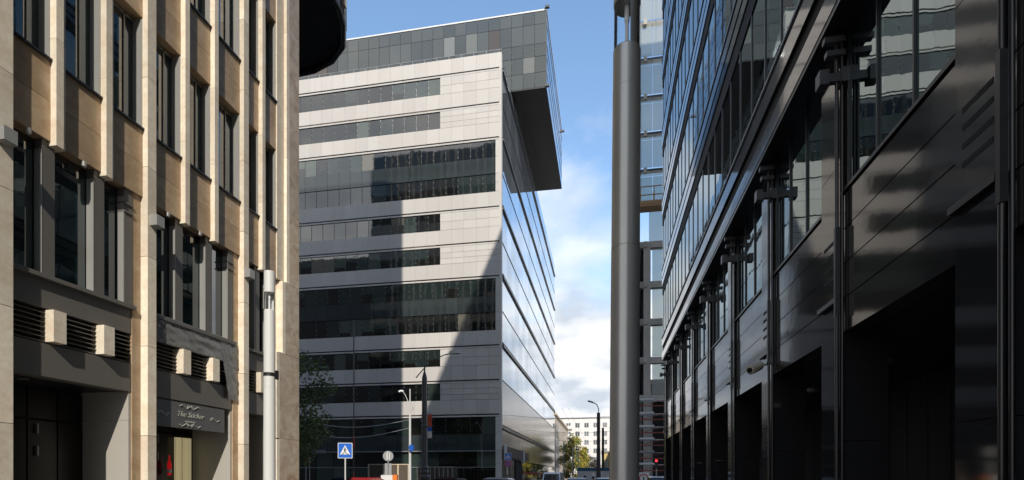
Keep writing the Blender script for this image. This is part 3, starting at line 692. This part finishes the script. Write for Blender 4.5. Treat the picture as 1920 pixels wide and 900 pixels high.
# ------------------------------------------------------------------ trees
def tree(loc, h, crown_r, crown_z, leaf, label, n=5200, ls=.16, seed=1, group=None, cat='tree', gap=.12, squash=1.0, trunk_r=.16):
    rd = random.Random(seed); root = thing('tree', loc, label, cat, group)
    t = MB(); top = crown_z*.75
    t.tube([(0, 0, 0), (.05, .02, top*.5), (-.03, .06, top), (.05, 0, h*.85)], trunk_r, 8, trunk_r*.2)
    ends = []
    for i in range(11):
        a = rd.random()*6.28; z0 = top*rd.uniform(.55, 1.3); r = crown_r*rd.uniform(.5, .95)
        e = Vector((r*math.cos(a), r*math.sin(a), min(h*.93, z0+rd.uniform(.3, 1.2)*crown_r*.8)))
        t.tube([(0, 0, z0), tuple(e*.5+Vector((0, 0, z0*.45+.1))), tuple(e)], trunk_r*.38, 5, .015); ends.append(e)
    t.build('trunk', bark, root, world=False)
    c = MB(); cl = [(e, crown_r*rd.uniform(.28, .5)) for e in ends]
    for i in range(26):
        a = rd.random()*6.28; u = rd.uniform(-1, 1); rr = crown_r*rd.uniform(.35, .95)
        cl.append((Vector((rr*math.cos(a)*math.sqrt(1-u*u), rr*math.sin(a)*math.sqrt(1-u*u), crown_z+(h-crown_z)*u*.85*squash)), crown_r*rd.uniform(.2, .42)))
    for i in range(n):
        ce, r = rd.choice(cl); v = Vector((rd.gauss(0, 1), rd.gauss(0, 1), rd.gauss(0, .8))).normalized()*r*rd.random()**.4+ce
        if mn.noise(v*1.1+Vector((seed, 0, 0))) > .28+gap: continue
        u = Vector((rd.gauss(0, 1), rd.gauss(0, 1), rd.gauss(0, 1))).normalized(); w2 = u.orthogonal().normalized(); s = ls*rd.uniform(.6, 1.3)
        c.add([v-u*s, v+w2*s*.5, v+u*s, v-w2*s*.5], [(0, 1, 2, 3)], rnd=rd.random())
    c.build('crown', leaf, root, world=False)
    return root
tree((-21.6, 33.5, 0), 11.0, 2.9, 6.5, leaf_d, 'dark green tree beside the corner of the sandstone building', 7000, .13, 3)
tree((-7.0, 118, 0), 10.6, 3.3, 5.4, leaf_y, 'yellow green autumn tree at the far end of the street', 7000, .22, 5)
tree((-3.6, 124, 0), 7.6, 2.6, 3.8, leaf_b, 'small dark reddish tree right of the autumn tree', 2600, .2, 9)

# ------------------------------------------------------------------ lamp posts
def big_lamp(mat, label):
    r = thing('street_lamp', (0, 0, 0), label, 'street lamp', 'thick round lamp posts with a clear lens')
    m = MB(); m.lathe([(0, 0), (.145, 0), (.145, .3), (.132, .32), (.126, 3.60), (.123, 3.602)], 40); m.build('post', mat, r, False)
    m = MB(); m.lathe([(.123, 3.602), (.121, 3.602), (.121, 3.612), (.1245, 3.612), (.121, 5.0), (.1175, 5.005), (.1195, 5.012), (.119, 5.24), (.119, 5.35), (.113, 5.36), (.02, 5.36)], 40); m.build('upper_post', mat, r, False)
    m = MB(); m.lathe([(.112, 5.36), (.112, 5.78)], 40); m.build('lens', lens_m, r, False)
    m = MB(); m.lathe([(0, 5.75), (.113, 5.75), (.118, 5.76), (.118, 6.22), (.10, 6.24), (0, 6.245)], 40); m.build('cap', mat, r, False)
    m = MB(); m.lathe([(.109, 5.36), (.109, 5.76)], 14, a0=R(-68), a1=R(62)); m.lathe([(.104, 5.76), (.104, 5.36)], 14, a0=R(-68), a1=R(62)); m.build('spine', mat, r, False)
    m = MB(); m.lathe([(.022, 5.75), (.022, 5.62), (.016, 5.60), (.016, 5.36)], 16); m.build('reflector', sign_w, r, False)
    m = MB(); m.box(-.055, .055, -.152, -.120, .9, 1.25); m.build('hatch', mat, r, False)
    return r
lp = big_lamp(pole_m, 'massive grey lamp post in the middle of the street with clear lens near the top')
lp.location = (.155, 4.8, 0); lp.rotation_euler = (0, R(.35), R(-8))
l2 = copy_tree(lp); l2.location = (-7.5, 10.9, 0); l2.rotation_euler = (0, 0, R(75)); l2['label'] = 'white lamp post standing in front of the sandstone building'
for c in l2.children:
    if c.name.startswith(('post', 'upper_post', 'cap', 'spine', 'hatch')):
        c.material_slots[0].link = 'OBJECT'; c.material_slots[0].material = pole_white
m = MB(); m.box(.035, .135, -.14, -.10, 3.8, 4.0); m.tube([(0, 0, 3.86), (0, 0, 3.94)], .13, 24); m.build('device_box', dark_metal, l2, False)
# ornate street lamp with arm
def along(x): return (x*math.cos(R(9.97)), x*math.sin(R(9.97)))
O = thing('street_lamp', (-11.4, 32.5, 0), 'dark cast iron street lamp with long arm and red banner before the white block', 'street lamp', rz=R(9.97))
m = MB(); m.lathe([(.34, 0), (.34, .35), (.27, .45), (.25, 1.35), (.32, 1.45), (.33, 1.6), (.26, 1.68), (.29, 1.85), (.25, 2.0), (.27, 2.15), (.20, 2.3), (.18, 4.7), (.21, 4.75), (.21, 4.85), (.175, 4.9), (.165, 7.9), (.10, 8.15), (.06, 8.3)], 20)
m.build('post', grey_metal, O, False)
m = MB(); m.tube([(0, 0, 8.2), (.03, 0, 9.65)], .05, 8); m.build('mast', grey_metal, O, False)
m = MB(); m.tube([(-.55, 0, 7.9), (-.25, 0, 8.25), (.05, 0, 8.6), (.6, 0, 9.05), (1.2, 0, 9.35), (1.7, 0, 9.47)], .035, 8); m.build('arm', grey_metal, O, False)
m = MB(); m.add([(1.6, -.12, 9.42), (2.3, -.14, 9.46), (2.3, .14, 9.46), (1.6, .12, 9.42), (1.6, -.08, 9.58), (2.05, -.1, 9.68), (2.05, .1, 9.68), (1.6, .08, 9.58), (2.3, 0, 9.52)], [(0, 3, 2, 1), (4, 5, 6, 7), (0, 1, 5, 4), (2, 3, 7, 6), (0, 4, 7, 3), (1, 8, 5), (8, 2, 6), (8, 6, 5), (1, 2, 8)]); m.build('lamp_head', steel, O, False)
Bn = thing('banner', (-11.15, 32.5, 4), 'narrow red orange and blue banner hanging on the cast iron street lamp', 'banner')
for z0, z1, mt, nm in ((4.75, 5.55, pm('banner_red', (.55, .09, .04), .7, noise=.5, nscale=4), 'red_field'), (4.47, 4.748, blue_s, 'blue_field'), (4.05, 4.468, sign_w, 'white_field')):
    m = MB(); m.box(-11.16, -10.88, 32.40, 32.415, z0, z1); m.build(nm, mt, Bn)
m = MB(); m.tube([(-11.3, 32.41, 5.6), (-10.86, 32.41, 5.6)], .015, 6); m.tube([(-11.5, 32.41, 4.02), (-10.86, 32.41, 4.02)], .015, 6); m.build('bracket', steel, Bn)
U = thing('utility_pole', (-16.3, 42.8, 0), 'thin white utility pole with a small hooked lamp left of the cast iron street lamp', 'pole', rz=R(9.97))
m = MB(); m.tube([(0, 0, 0), (0, 0, 6.9)], .12, 10, .09); m.tube([(0, 0, 6.9), (0, 0, 9.0)], .05, 8); m.build('post', pole_white, U, False)
m = MB(); m.tube([(0, 0, 7.4), (-.15, 0, 7.9), (-.4, 0, 8.5), (-.6, 0, 8.75)], .03, 6); m.tube([(0, 0, 7.0), (-.3, 0, 7.25)], .02, 6); m.tube([(0, 0, 6.95), (.3, 0, 7.3), (.1, 0, 7.6)], .02, 6); m.build('arm', pole_white, U, False)
m = MB(); m.tube([(-.55, 0, 8.78), (-.75, 0, 8.84), (-.95, 0, 8.76)], .09, 8); m.build('lamp_head', sign_w, U, False)
T1 = thing('street_lamp', (-.62, 50, 0), 'dark street lamp with a curved arm at the far end of the street', 'street lamp', rz=R(9.97))
m = MB(); m.tube([(0, 0, 0), (0, 0, 4.2)], .22, 12, .18); m.tube([(0, 0, 4.2), (0, 0, 7.5)], .16, 12); m.build('post', dark_metal, T1, False)
m = MB(); m.tube([(0, 0, 7.5), (0, 0, 7.9), (-.15, 0, 8.25), (-.4, 0, 8.42), (-.6, 0, 8.48)], .045, 8); m.build('arm', steel, T1, False)
m = MB(); m.tube([(-.5, 0, 8.46), (-.75, 0, 8.55), (-1.0, 0, 8.6)], .085, 8); m.build('lamp_head', steel, T1, False)
m = MB(); m.tube([(-.3, 70, 0), (-.3, 70, 7.9)], .2, 10, .15); tag(m.build('street_post', dark_metal), 'plain dark post just right of the curved arm street lamp', 'post')
for x, y, h, s_ in ((-5.3, 88, 6.5, 'taller thin white post in front of the autumn tree'), (-4.5, 90, 6.2, 'shorter thin white post right of the other one by the autumn tree'), (-6.6, 86, 7.3, 'slim grey post at the corner of the beige building')):
    m = MB(); m.tube([(x, y, 0), (x, y, h)], .10, 8, .08); tag(m.build('street_post', pole_white if 'white' in s_ else steel), s_, 'post')
m = MB(); m.tube([(-20, 40, 1.9), (-20, 40, 14.2)], .05, 8); mast = tag(m.build('mast', blk_metal), 'very thin tall black mast with a red foot rising in front of the white block', 'mast')
m = MB(); m.tube([(-20, 40, 0), (-20, 40, 1.9)], .06, 8); m.tube([(-20, 40, 3.9), (-20, 40, 4.9)], .062, 8); m.build('red_sleeve', red_p, mast)
# overhead wires
m = MB()
for y, z in ((60, 8.6), (78, 8.4), (100, 8.6)): m.tube([(-10.9+21*i/10*.68, y, z-.5*math.sin(math.pi*i/10)) for i in range(11)], .018, 4)
for x in (-4.0, -3.4): m.tube([(x, 50+i*12, 8.0-.25*math.sin(i*1.3)**2) for i in range(11)], .014, 4)
tag(m.build('overhead_wires', blk_metal), 'thin overhead wires crossing the far street below the clouds', 'wires')
m = MB()
for za, zb in ((6.1, 6.75), (5.4, 5.55)): m.tube([(-16.3-13*i/10, 42.8+.6*i, EYE-1.6+za+(zb-za)*i/10+.3-.6*math.sin(math.pi*i/10)) for i in range(11)], .03, 4)
tag(m.build('cable', sign_back), 'thin pale cables running left from the white utility pole', 'cable')

# ------------------------------------------------------------------ traffic signs
def plate(mb, w_, h, y, r=.06, z=0, t=.012, n=5):
    pts = []
    for cx, cz, a0 in ((w_/2-r, h/2-r, 0), (-w_/2+r, h/2-r, 90), (-w_/2+r, -h/2+r, 180), (w_/2-r, -h/2+r, 270)):
        for i in range(n+1): a = R(a0+90*i/n); pts.append((cx+r*math.cos(a), cz+r*math.sin(a)))
    poly(mb, pts, y, t, z)
def poly(mb, pts, y, t=.012, z=0):
    k = len(pts); vs = [(x, y, z+q) for x, q in pts]+[(x, y+t, z+q) for x, q in pts]
    mb.add(vs, [tuple(range(k)), tuple(reversed(range(k, 2*k)))]+[(i, k+i, k+(i+1) % k, (i+1) % k) for i in range(k)])
def circ(r, n=28, sx=1): return [(r*sx*math.cos(2*math.pi*i/n), r*math.sin(2*math.pi*i/n)) for i in range(n)]
def crossing(root, s, z):
    m = MB(); plate(m, s, s*1.08, -.03, .05*s, z); m.build('panel', sign_w, root, False)
    m = MB(); plate(m, s*.92, s*1.0, -.036, .04*s, z, .006); m.build('blue_field', blue_s, root, False)
    m = MB(); poly(m, [(-.36*s, -.28*s), (.36*s, -.28*s), (0, .38*s)], -.042, .006, z); m.build('white_triangle', sign_w, root, False)
    f = MB(); q = -.048
    def bar(a, b, w_): 
        a = Vector(a)*s; b = Vector(b)*s; n_ = Vector((-(b-a).y, (b-a).x)).normalized()*w_*s/2
        poly(f, [tuple(a+n_), tuple(a-n_), tuple(b-n_), tuple(b+n_)], q, .006, z)
    poly(f, [(x+.0*s, y+.19*s) for x, y in circ(.035*s, 12)], q, .006, z)
    bar((0, .15), (-.02, -.03), .075); bar((-.02, -.01), (.10, -.24), .045); bar((-.02, -.01), (-.11, -.24), .045); bar((0, .13), (.10, .0), .03); bar((0, .13), (-.09, .03), .03)
    for i in (-.24, -.17, .17, .24): bar((i, -.27), (i*.8, -.21), .035)
    f.build('pictogram', sign_b, root, False)
CS = thing('crossing_sign', (-12.55, 24.2, 0), 'blue pedestrian crossing sign on a white pole, nearest of the traffic signs', 'road sign', rz=R(14))
m = MB(); m.tube([(0, 0, 0), (0, 0, 3.1)], .035, 10); m.build('pole', pole_white, CS, False); crossing(CS, .70, 2.86)
C2 = thing('crossing_sign', (-9.0, 49, 0), 'small crossing sign above a round no parking sign at the corner of the white block', 'road sign', rz=R(9))
m = MB(); m.tube([(0, 0, 0), (0, 0, 3.7)], .035, 8); m.build('pole', steel, C2, False); crossing(C2, .62, 3.45)
m = MB(); poly(m, circ(.29), -.03, .012, 2.78); m.build('red_disc', sign_r, C2, False)
m = MB(); poly(m, circ(.225), -.036, .006, 2.78); m.build('blue_disc', blue_s, C2, False)
m = MB()
for a in (45, 135): c, s = math.cos(R(a)), math.sin(R(a)); poly(m, [(.22*c-.03*s, .22*s+.03*c), (.22*c+.03*s, .22*s-.03*c), (-.22*c+.03*s, -.22*s-.03*c), (-.22*c-.03*s, -.22*s+.03*c)], -.042, .006, 2.78)
m.build('red_cross', sign_r, C2, False)
RS = thing('road_sign', (-14.5, 34, 0), 'round road sign seen from its grey back with a grey plate below', 'road sign', rz=R(30))
m = MB(); m.tube([(0, 0, 0), (0, 0, 3.2)], .04, 10); m.build('pole', steel, RS, False)
m = MB(); poly(m, circ(.35), .05, .012, 2.97); m.build('disc', sign_back, RS, False)
m = MB(); m.box(-.02, .02, -.02, .05, 2.7, 3.25); m.box(-.10, .10, .03, .048, 2.72, 3.2); m.build('bracket', sign_w, RS, False)
m = MB(); plate(m, .45, .85, .05, .03, 2.05); m.build('lower_plate', sign_back, RS, False)
YS = thing('yield_sign', (-25.0, 41.3, 0), 'triangular give way sign at the edge of the sandstone building', 'road sign', rz=R(25))
m = MB(); m.tube([(0, 0, 0), (0, 0, 3.5)], .04, 8); m.build('pole', steel, YS, False)
m = MB(); poly(m, [(-.38, .3), (0, -.36), (.38, .3)], -.03, .012, 3.15); m.build('red_triangle', sign_r, YS, False)
m = MB(); poly(m, [(-.25, .22), (0, -.2), (.25, .22)], -.036, .006, 3.15); m.build('white_triangle', sign_w, YS, False)
SN = thing('street_name_sign', (-25.2, 42.2, 3.6), 'blue and white street name boards above the give way sign', 'sign', rz=R(25))
m = MB(); m.box(-.6, .35, 0, .03, 0, .34); m.build('blue_board', blue_s, SN, False)
m = MB(); m.box(.37, 1.3, 0, .03, 0, .3); m.build('white_board', sign_back, SN, False)
m = MB(); m.tube([(0, .06, -3.6), (0, .06, .4)], .035, 8); m.build('pole', steel, SN, False)
BS = thing('round_sign', (-16.18, 42.65, 4.0), 'narrow turned blue round sign fixed on the white utility pole', 'road sign', rz=R(65))
m = MB(); poly(m, circ(.3), -.1, .012, 0); m.build('disc', blue_s, BS, False)
m = MB(); m.box(-.02, .02, -.09, -.02, -.02, .02); m.build('clamp', steel, BS, False)
PS = thing('prohibition_sign', (3.05, 44, 0), 'white board with a red ring no entry for pedestrians at the construction site', 'sign', rz=R(-4))
m = MB(); m.box(-.44, .44, 0, .03, .9, 1.92); m.box(-.4, -.34, .03, .08, 0, .9); m.box(.34, .4, .03, .08, 0, .9); m.build('board', sign_w, PS, False)
m = MB(); ring = [(.30, -.004), (.36, -.004)]; n_ = 32
vs = [(r_*math.cos(2*math.pi*i/n_), -.006, 1.42+r_*math.sin(2*math.pi*i/n_)) for r_ in (.29, .37) for i in range(n_)]
m.add(vs, [(i, (i+1) % n_, n_+(i+1) % n_, n_+i) for i in range(n_)]); m.build('red_ring', sign_r, PS, False)
m = MB(); poly(m, [(x, y+.13) for x, y in circ(.045, 12)], -.012, .006, 1.42); poly(m, [(-.06, .07), (.06, .07), (.05, -.08), (-.05, -.08)], -.012, .006, 1.42); poly(m, [(-.05, -.08), (0, -.08), (-.06, -.22), (-.1, -.22)], -.012, .006, 1.42); poly(m, [(0, -.08), (.05, -.08), (.11, -.22), (.07, -.22)], -.012, .006, 1.42); m.build('walking_figure', sign_b, PS, False)
TL = thing('traffic_light', (3.95, 43, 0), 'small traffic light showing red beside the dark building', 'traffic light', rz=R(-5))
m = MB(); m.box(-.11, .11, 0, .16, 2.2, 2.95); m.build('housing', dark_metal, TL, False)
m = MB(); poly(m, circ(.085, 16), -.02, .02, 2.82); m.build('red_light', red_light, TL, False)
m = MB(); m.tube([(0, .08, 0), (0, .08, 2.2)], .04, 8); m.build('pole', steel, TL, False)

# ------------------------------------------------------------------ hoardings and barrier
Hd = thing('hoarding', (-19.1, 45, 0), 'beige framed hoarding with brown mesh panels in front of the white block', 'hoarding')
m = MB()
for x in (-21.1, -19.65, -18.3, -17.3): m.box(x, x+.13, 44.9, 45.0, 0, 2.62)
m.box(-21.1, -17.2, 44.92, 44.99, 2.62, 2.7); m.build('frame', pm('beige_timber', (.62, .5, .36), .7, noise=.1), Hd)
m = MB()
for a, b in ((-20.97, -19.65), (-19.52, -18.3), (-18.17, -17.3)): m.box(a, b, 44.96, 44.98, .05, 2.6)
m.build('mesh_panel', net_m, Hd)
H2 = thing('hoarding', (-15.5, 47, 0), 'grey slatted hoarding behind the cast iron street lamp', 'hoarding')
m = MB()
for i in range(9): m.box(-17.2+i*.42, -17.13+i*.42, 46.9, 47, 0, 2.4)
m.box(-17.2, -13.7, 46.92, 46.98, 2.4, 2.5); m.build('frame', sign_back, H2)
m = MB(); m.box(-17.2, -13.7, 46.98, 47.0, .05, 2.38); m.build('mesh_panel', net_m, H2)
Bo = thing('traffic_barrier', (-14.0, 33.0, 0), 'white and orange road barrier below the round grey sign', 'barrier', rz=R(10))
m = MB(); m.box(-.5, .25, -.2, .2, .1, 1.68); m.box(-.55, .5, -.25, .25, 0, .1); m.build('white_block', white_p, Bo, False)
m = MB(); m.box(.255, .55, -.19, .19, .1, 1.7); m.build('orange_block', orange, Bo, False)
HF = thing('site_fence', (0, 60, 0), 'white site fence with a blue top rail behind the far pedestrians', 'fence')
m = MB()
for i in range(7): m.box(-3.1+i*.9, -3.1+i*.9+.88, 60, 60.05, 0, 2.2)
m.build('panel', white_p, HF)
m = MB(); m.box(-3.1, 3.2, 59.96, 60.1, 2.2, 2.55); m.build('top_rail', pm('blue_rail', (.03, .12, .22), .5), HF)

# ------------------------------------------------------------------ cars
car_parts = {}
def make_car(label):
    r = thing('parked_car', (0, 0, 0), label, 'car', 'cars at the junction')
    Lx, W = 2.15, .88
    prof = [(-2.15, .35), (-2.12, .75), (-2.0, .98), (-1.2, 1.02), (-1.0, 1.04), (1.05, 1.04), (1.95, .88), (2.15, .68), (2.15, .35), (1.75, .28), (-1.75, .28)]
    def shell(prof, w0, w1, zm):
        vs = []; n = len(prof)
        for s in (-1, 1):
            for x, z in prof: k = w0+(w1-w0)*max(0, (z-zm[0])/(zm[1]-zm[0])); vs.append((s*k, x, z))
        f = [tuple(range(n)), tuple(reversed(range(n, 2*n)))]+[(i, n+i, n+(i+1) % n, (i+1) % n) for i in range(n)]
        return vs, f
    m = MB(); m.add(*shell(prof, W, W*.95, (.4, 1.04))); m.build('body', MATS['car_paint'], r, False)
    m = MB(); m.add(*shell([(-1.95, .99), (-1.45, 1.50), (.3, 1.53), (1.1, 1.03)], W*.93, W*.74, (1.0, 1.53))); m.build('cabin_glass', glass_car, r, False)
    m = MB(); m.add(*shell([(-1.5, 1.50), (-1.3, 1.585), (.1, 1.60), (.38, 1.525)], W*.77, W*.70, (1.5, 1.6))); m.box(-.56, -.52, -1.2, .1, 1.6, 1.64); m.box(.52, .56, -1.2, .1, 1.6, 1.64); m.build('roof', MATS['car_paint'], r, False)
    for sx in (-1, 1):
        for y in (-1.35, 1.35):
            t = MB(); t.tube([(sx*.70, y, .33), (sx*.90, y, .33)], .33, 20); o = t.build('wheel', tyre_m, r, False)
            h = MB(); h.tube([(sx*.88, y, .33), (sx*.915, y, .33)], .2, 14); h.build('rim', chrome, o, False)
        t = MB(); t.box(sx*.6-.17, sx*.6+.17, 2.02, 2.17, .66, .8); t.build('headlight', sign_w, r, False)
        t = MB(); t.box(sx*.65-.14, sx*.65+.14, -2.17, -2.1, .75, .93); t.build('tail_light', sign_r, r, False)
        t = MB(); t.box(sx*.93-.09, sx*.93+.09, .75, .87, 1.02, 1.16); t.build('mirror', MATS['car_paint'], r, False)
    return r
pm('car_paint', (.30, .02, .02), .25, ior=1.5)
cols = {'dark blue': (.02, .03, .07), 'maroon': (.06, .015, .02), 'silver': (.42, .43, .45), 'white': (.7, .7, .7), 'red': (.30, .02, .02), 'black': (.015, .015, .02)}
cm = {k: pm('car_paint_'+k.replace(' ', '_'), v, .22, ior=1.5) for k, v in cols.items()}
spots = [('red', -14.6, 29.6, 78, 'red car with its roof just showing beside the crossing sign'), ('dark blue', -16.6, 31.5, 85, 'dark blue car left of the red one behind the crossing sign pole'),
         ('maroon', -11.3, 36.0, 80, 'dark maroon car at the foot of the cast iron street lamp'), ('silver', -7.6, 35.0, 85, 'silver car right of the street lamp before the white block'),
         ('silver', -2.0, 38.0, 4, 'silver car driving up the far street left of the pedestrians'), ('white', .0, 43.5, 0, 'white car half hidden by the massive lamp post'),
         ('white', 3.75, 39.5, 2, 'white car at the foot of the dark building near the red light')]
c0 = None
for k, x, y, a, lab in spots:
    if c0 is None: c0 = make_car(lab); c = c0
    else: c = copy_tree(c0); c['label'] = lab
    c.location = (x, y, -.116); c.rotation_euler.z = R(a)
    if x > 2: c.location.z = .0
    for ch in c.children:
        if ch.name.startswith(('body', 'roof', 'mirror')): ch.material_slots[0].link = 'OBJECT'; ch.material_slots[0].material = cm[k]
V = thing('delivery_van', (-5.35, 55.5, -.12), 'white van with a tall windscreen in front of the beige building', 'van')
m = MB(); n = 9
prof = [(-2.4, .4), (-2.4, 1.0), (-2.15, 1.25), (-1.75, 2.02), (-1.5, 2.12), (2.4, 2.12), (2.5, 1.9), (2.5, .4)]
vs = [((s*(.95-.12*max(0, (z-1.0))/1.1)), y, z) for s in (-1, 1) for y, z in prof]; n = len(prof)
m.add(vs, [tuple(range(n)), tuple(reversed(range(n, 2*n)))]+[(i, n+i, n+(i+1) % n, (i+1) % n) for i in range(n)]); m.build('body', white_p, V, False)
m = MB(); m.add([(-.80, -2.13, 1.3), (.80, -2.13, 1.3), (.73, -1.80, 1.95), (-.73, -1.80, 1.95)], [(0, 1, 2, 3)]); m.build('windscreen', glass_car, V, False)
for sx in (-1, 1):
    m = MB(); m.add([(sx*.935, -1.7, 1.2), (sx*.935, -.6, 1.2), (sx*.86, -.6, 1.85), (sx*.86, -1.45, 1.85)], [(0, 1, 2, 3)]); m.build('side_window', glass_car, V, False)
    for y in (-1.6, 1.6): m = MB(); m.tube([(sx*.75, y, .36), (sx*.97, y, .36)], .36, 16); m.build('wheel', tyre_m, V, False)
    m = MB(); m.box(sx*.7-.15, sx*.7+.15, -2.43, -2.38, .75, .95); m.build('headlight', sign_w, V, False)

# ------------------------------------------------------------------ people
def person(loc, rz, label, cloth, h=1.78):
    r = thing('person', loc, label, 'person', rz=rz); s = h/1.78
    J = {'pel': (0, 0, .95, .15), 'waist': (0, 0, 1.12, .14), 'chest': (0, .01, 1.32, .165), 'neck': (0, 0, 1.50, .06), 'head': (0, .01, 1.62, .092), 'top': (0, .01, 1.72, .075)}
    for sd_, sx in (('l', -1), ('r', 1)):
        st = .12*sx
        J.update({'hip'+sd_: (.1*sx, 0, .9, .10), 'knee'+sd_: (.11*sx, .03+st*.5, .5, .065), 'ank'+sd_: (.11*sx, st, .09, .045), 'toe'+sd_: (.12*sx, st+.18, .04, .035),
                  'sh'+sd_: (.19*sx, 0, 1.42, .07), 'elb'+sd_: (.26*sx, -st*.4, 1.14, .047), 'wri'+sd_: (.25*sx, .08-st*.6, .9, .033), 'hand'+sd_: (.25*sx, .1-st*.6, .81, .036)})
    E = [('pel', 'waist'), ('waist', 'chest'), ('chest', 'neck'), ('neck', 'head'), ('head', 'top')]
    for q in 'lr': E += [('pel', 'hip'+q), ('hip'+q, 'knee'+q), ('knee'+q, 'ank'+q), ('ank'+q, 'toe'+q), ('chest', 'sh'+q), ('sh'+q, 'elb'+q), ('elb'+q, 'wri'+q), ('wri'+q, 'hand'+q)]
    ks = list(J); me = bpy.data.meshes.new('body_skel'); me.from_pydata([Vector(J[k][:3])*s for k in ks], [(ks.index(a), ks.index(b)) for a, b in E], [])
    o = bpy.data.objects.new('body_skel', me); col.objects.link(o); o.modifiers.new('s', 'SKIN')
    for i, k in enumerate(ks): v = me.skin_vertices[0].data[i]; v.radius = (J[k][3]*s,)*2; v.use_root = k == 'pel'
    sb = o.modifiers.new('u', 'SUBSURF'); sb.levels = 2; sb.render_levels = 2
    dg = bpy.context.evaluated_depsgraph_get(); m2 = bpy.data.meshes.new_from_object(o.evaluated_get(dg)); bpy.data.objects.remove(o)
    m2.materials.clear(); m2.materials.append(cloth); m2.materials.append(skin_m)
    for p in m2.polygons: p.use_smooth = True; z = p.center.z/s; p.material_index = 1 if z > 1.5 or (z < .88 and abs(p.center.x) > .2*s and z > .7) else 0
    b = bpy.data.objects.new('body', m2); col.objects.link(b); b.parent = r
    hm = MB(); hm.lathe([(.0, 1.80*s), (.06*s, 1.79*s), (.10*s, 1.73*s), (.105*s, 1.66*s), (.095*s, 1.6*s)], 14, 0, -.012*s); hm.build('hair', hair_m, r, False)
    return r
person((-1.55, 41, -.116), R(20), 'person in dark jacket standing left in the far street', cloth1)
person((-.92, 41.6, -.116), R(-30), 'person in dark blue clothes standing beside the white car', cloth2, 1.72)
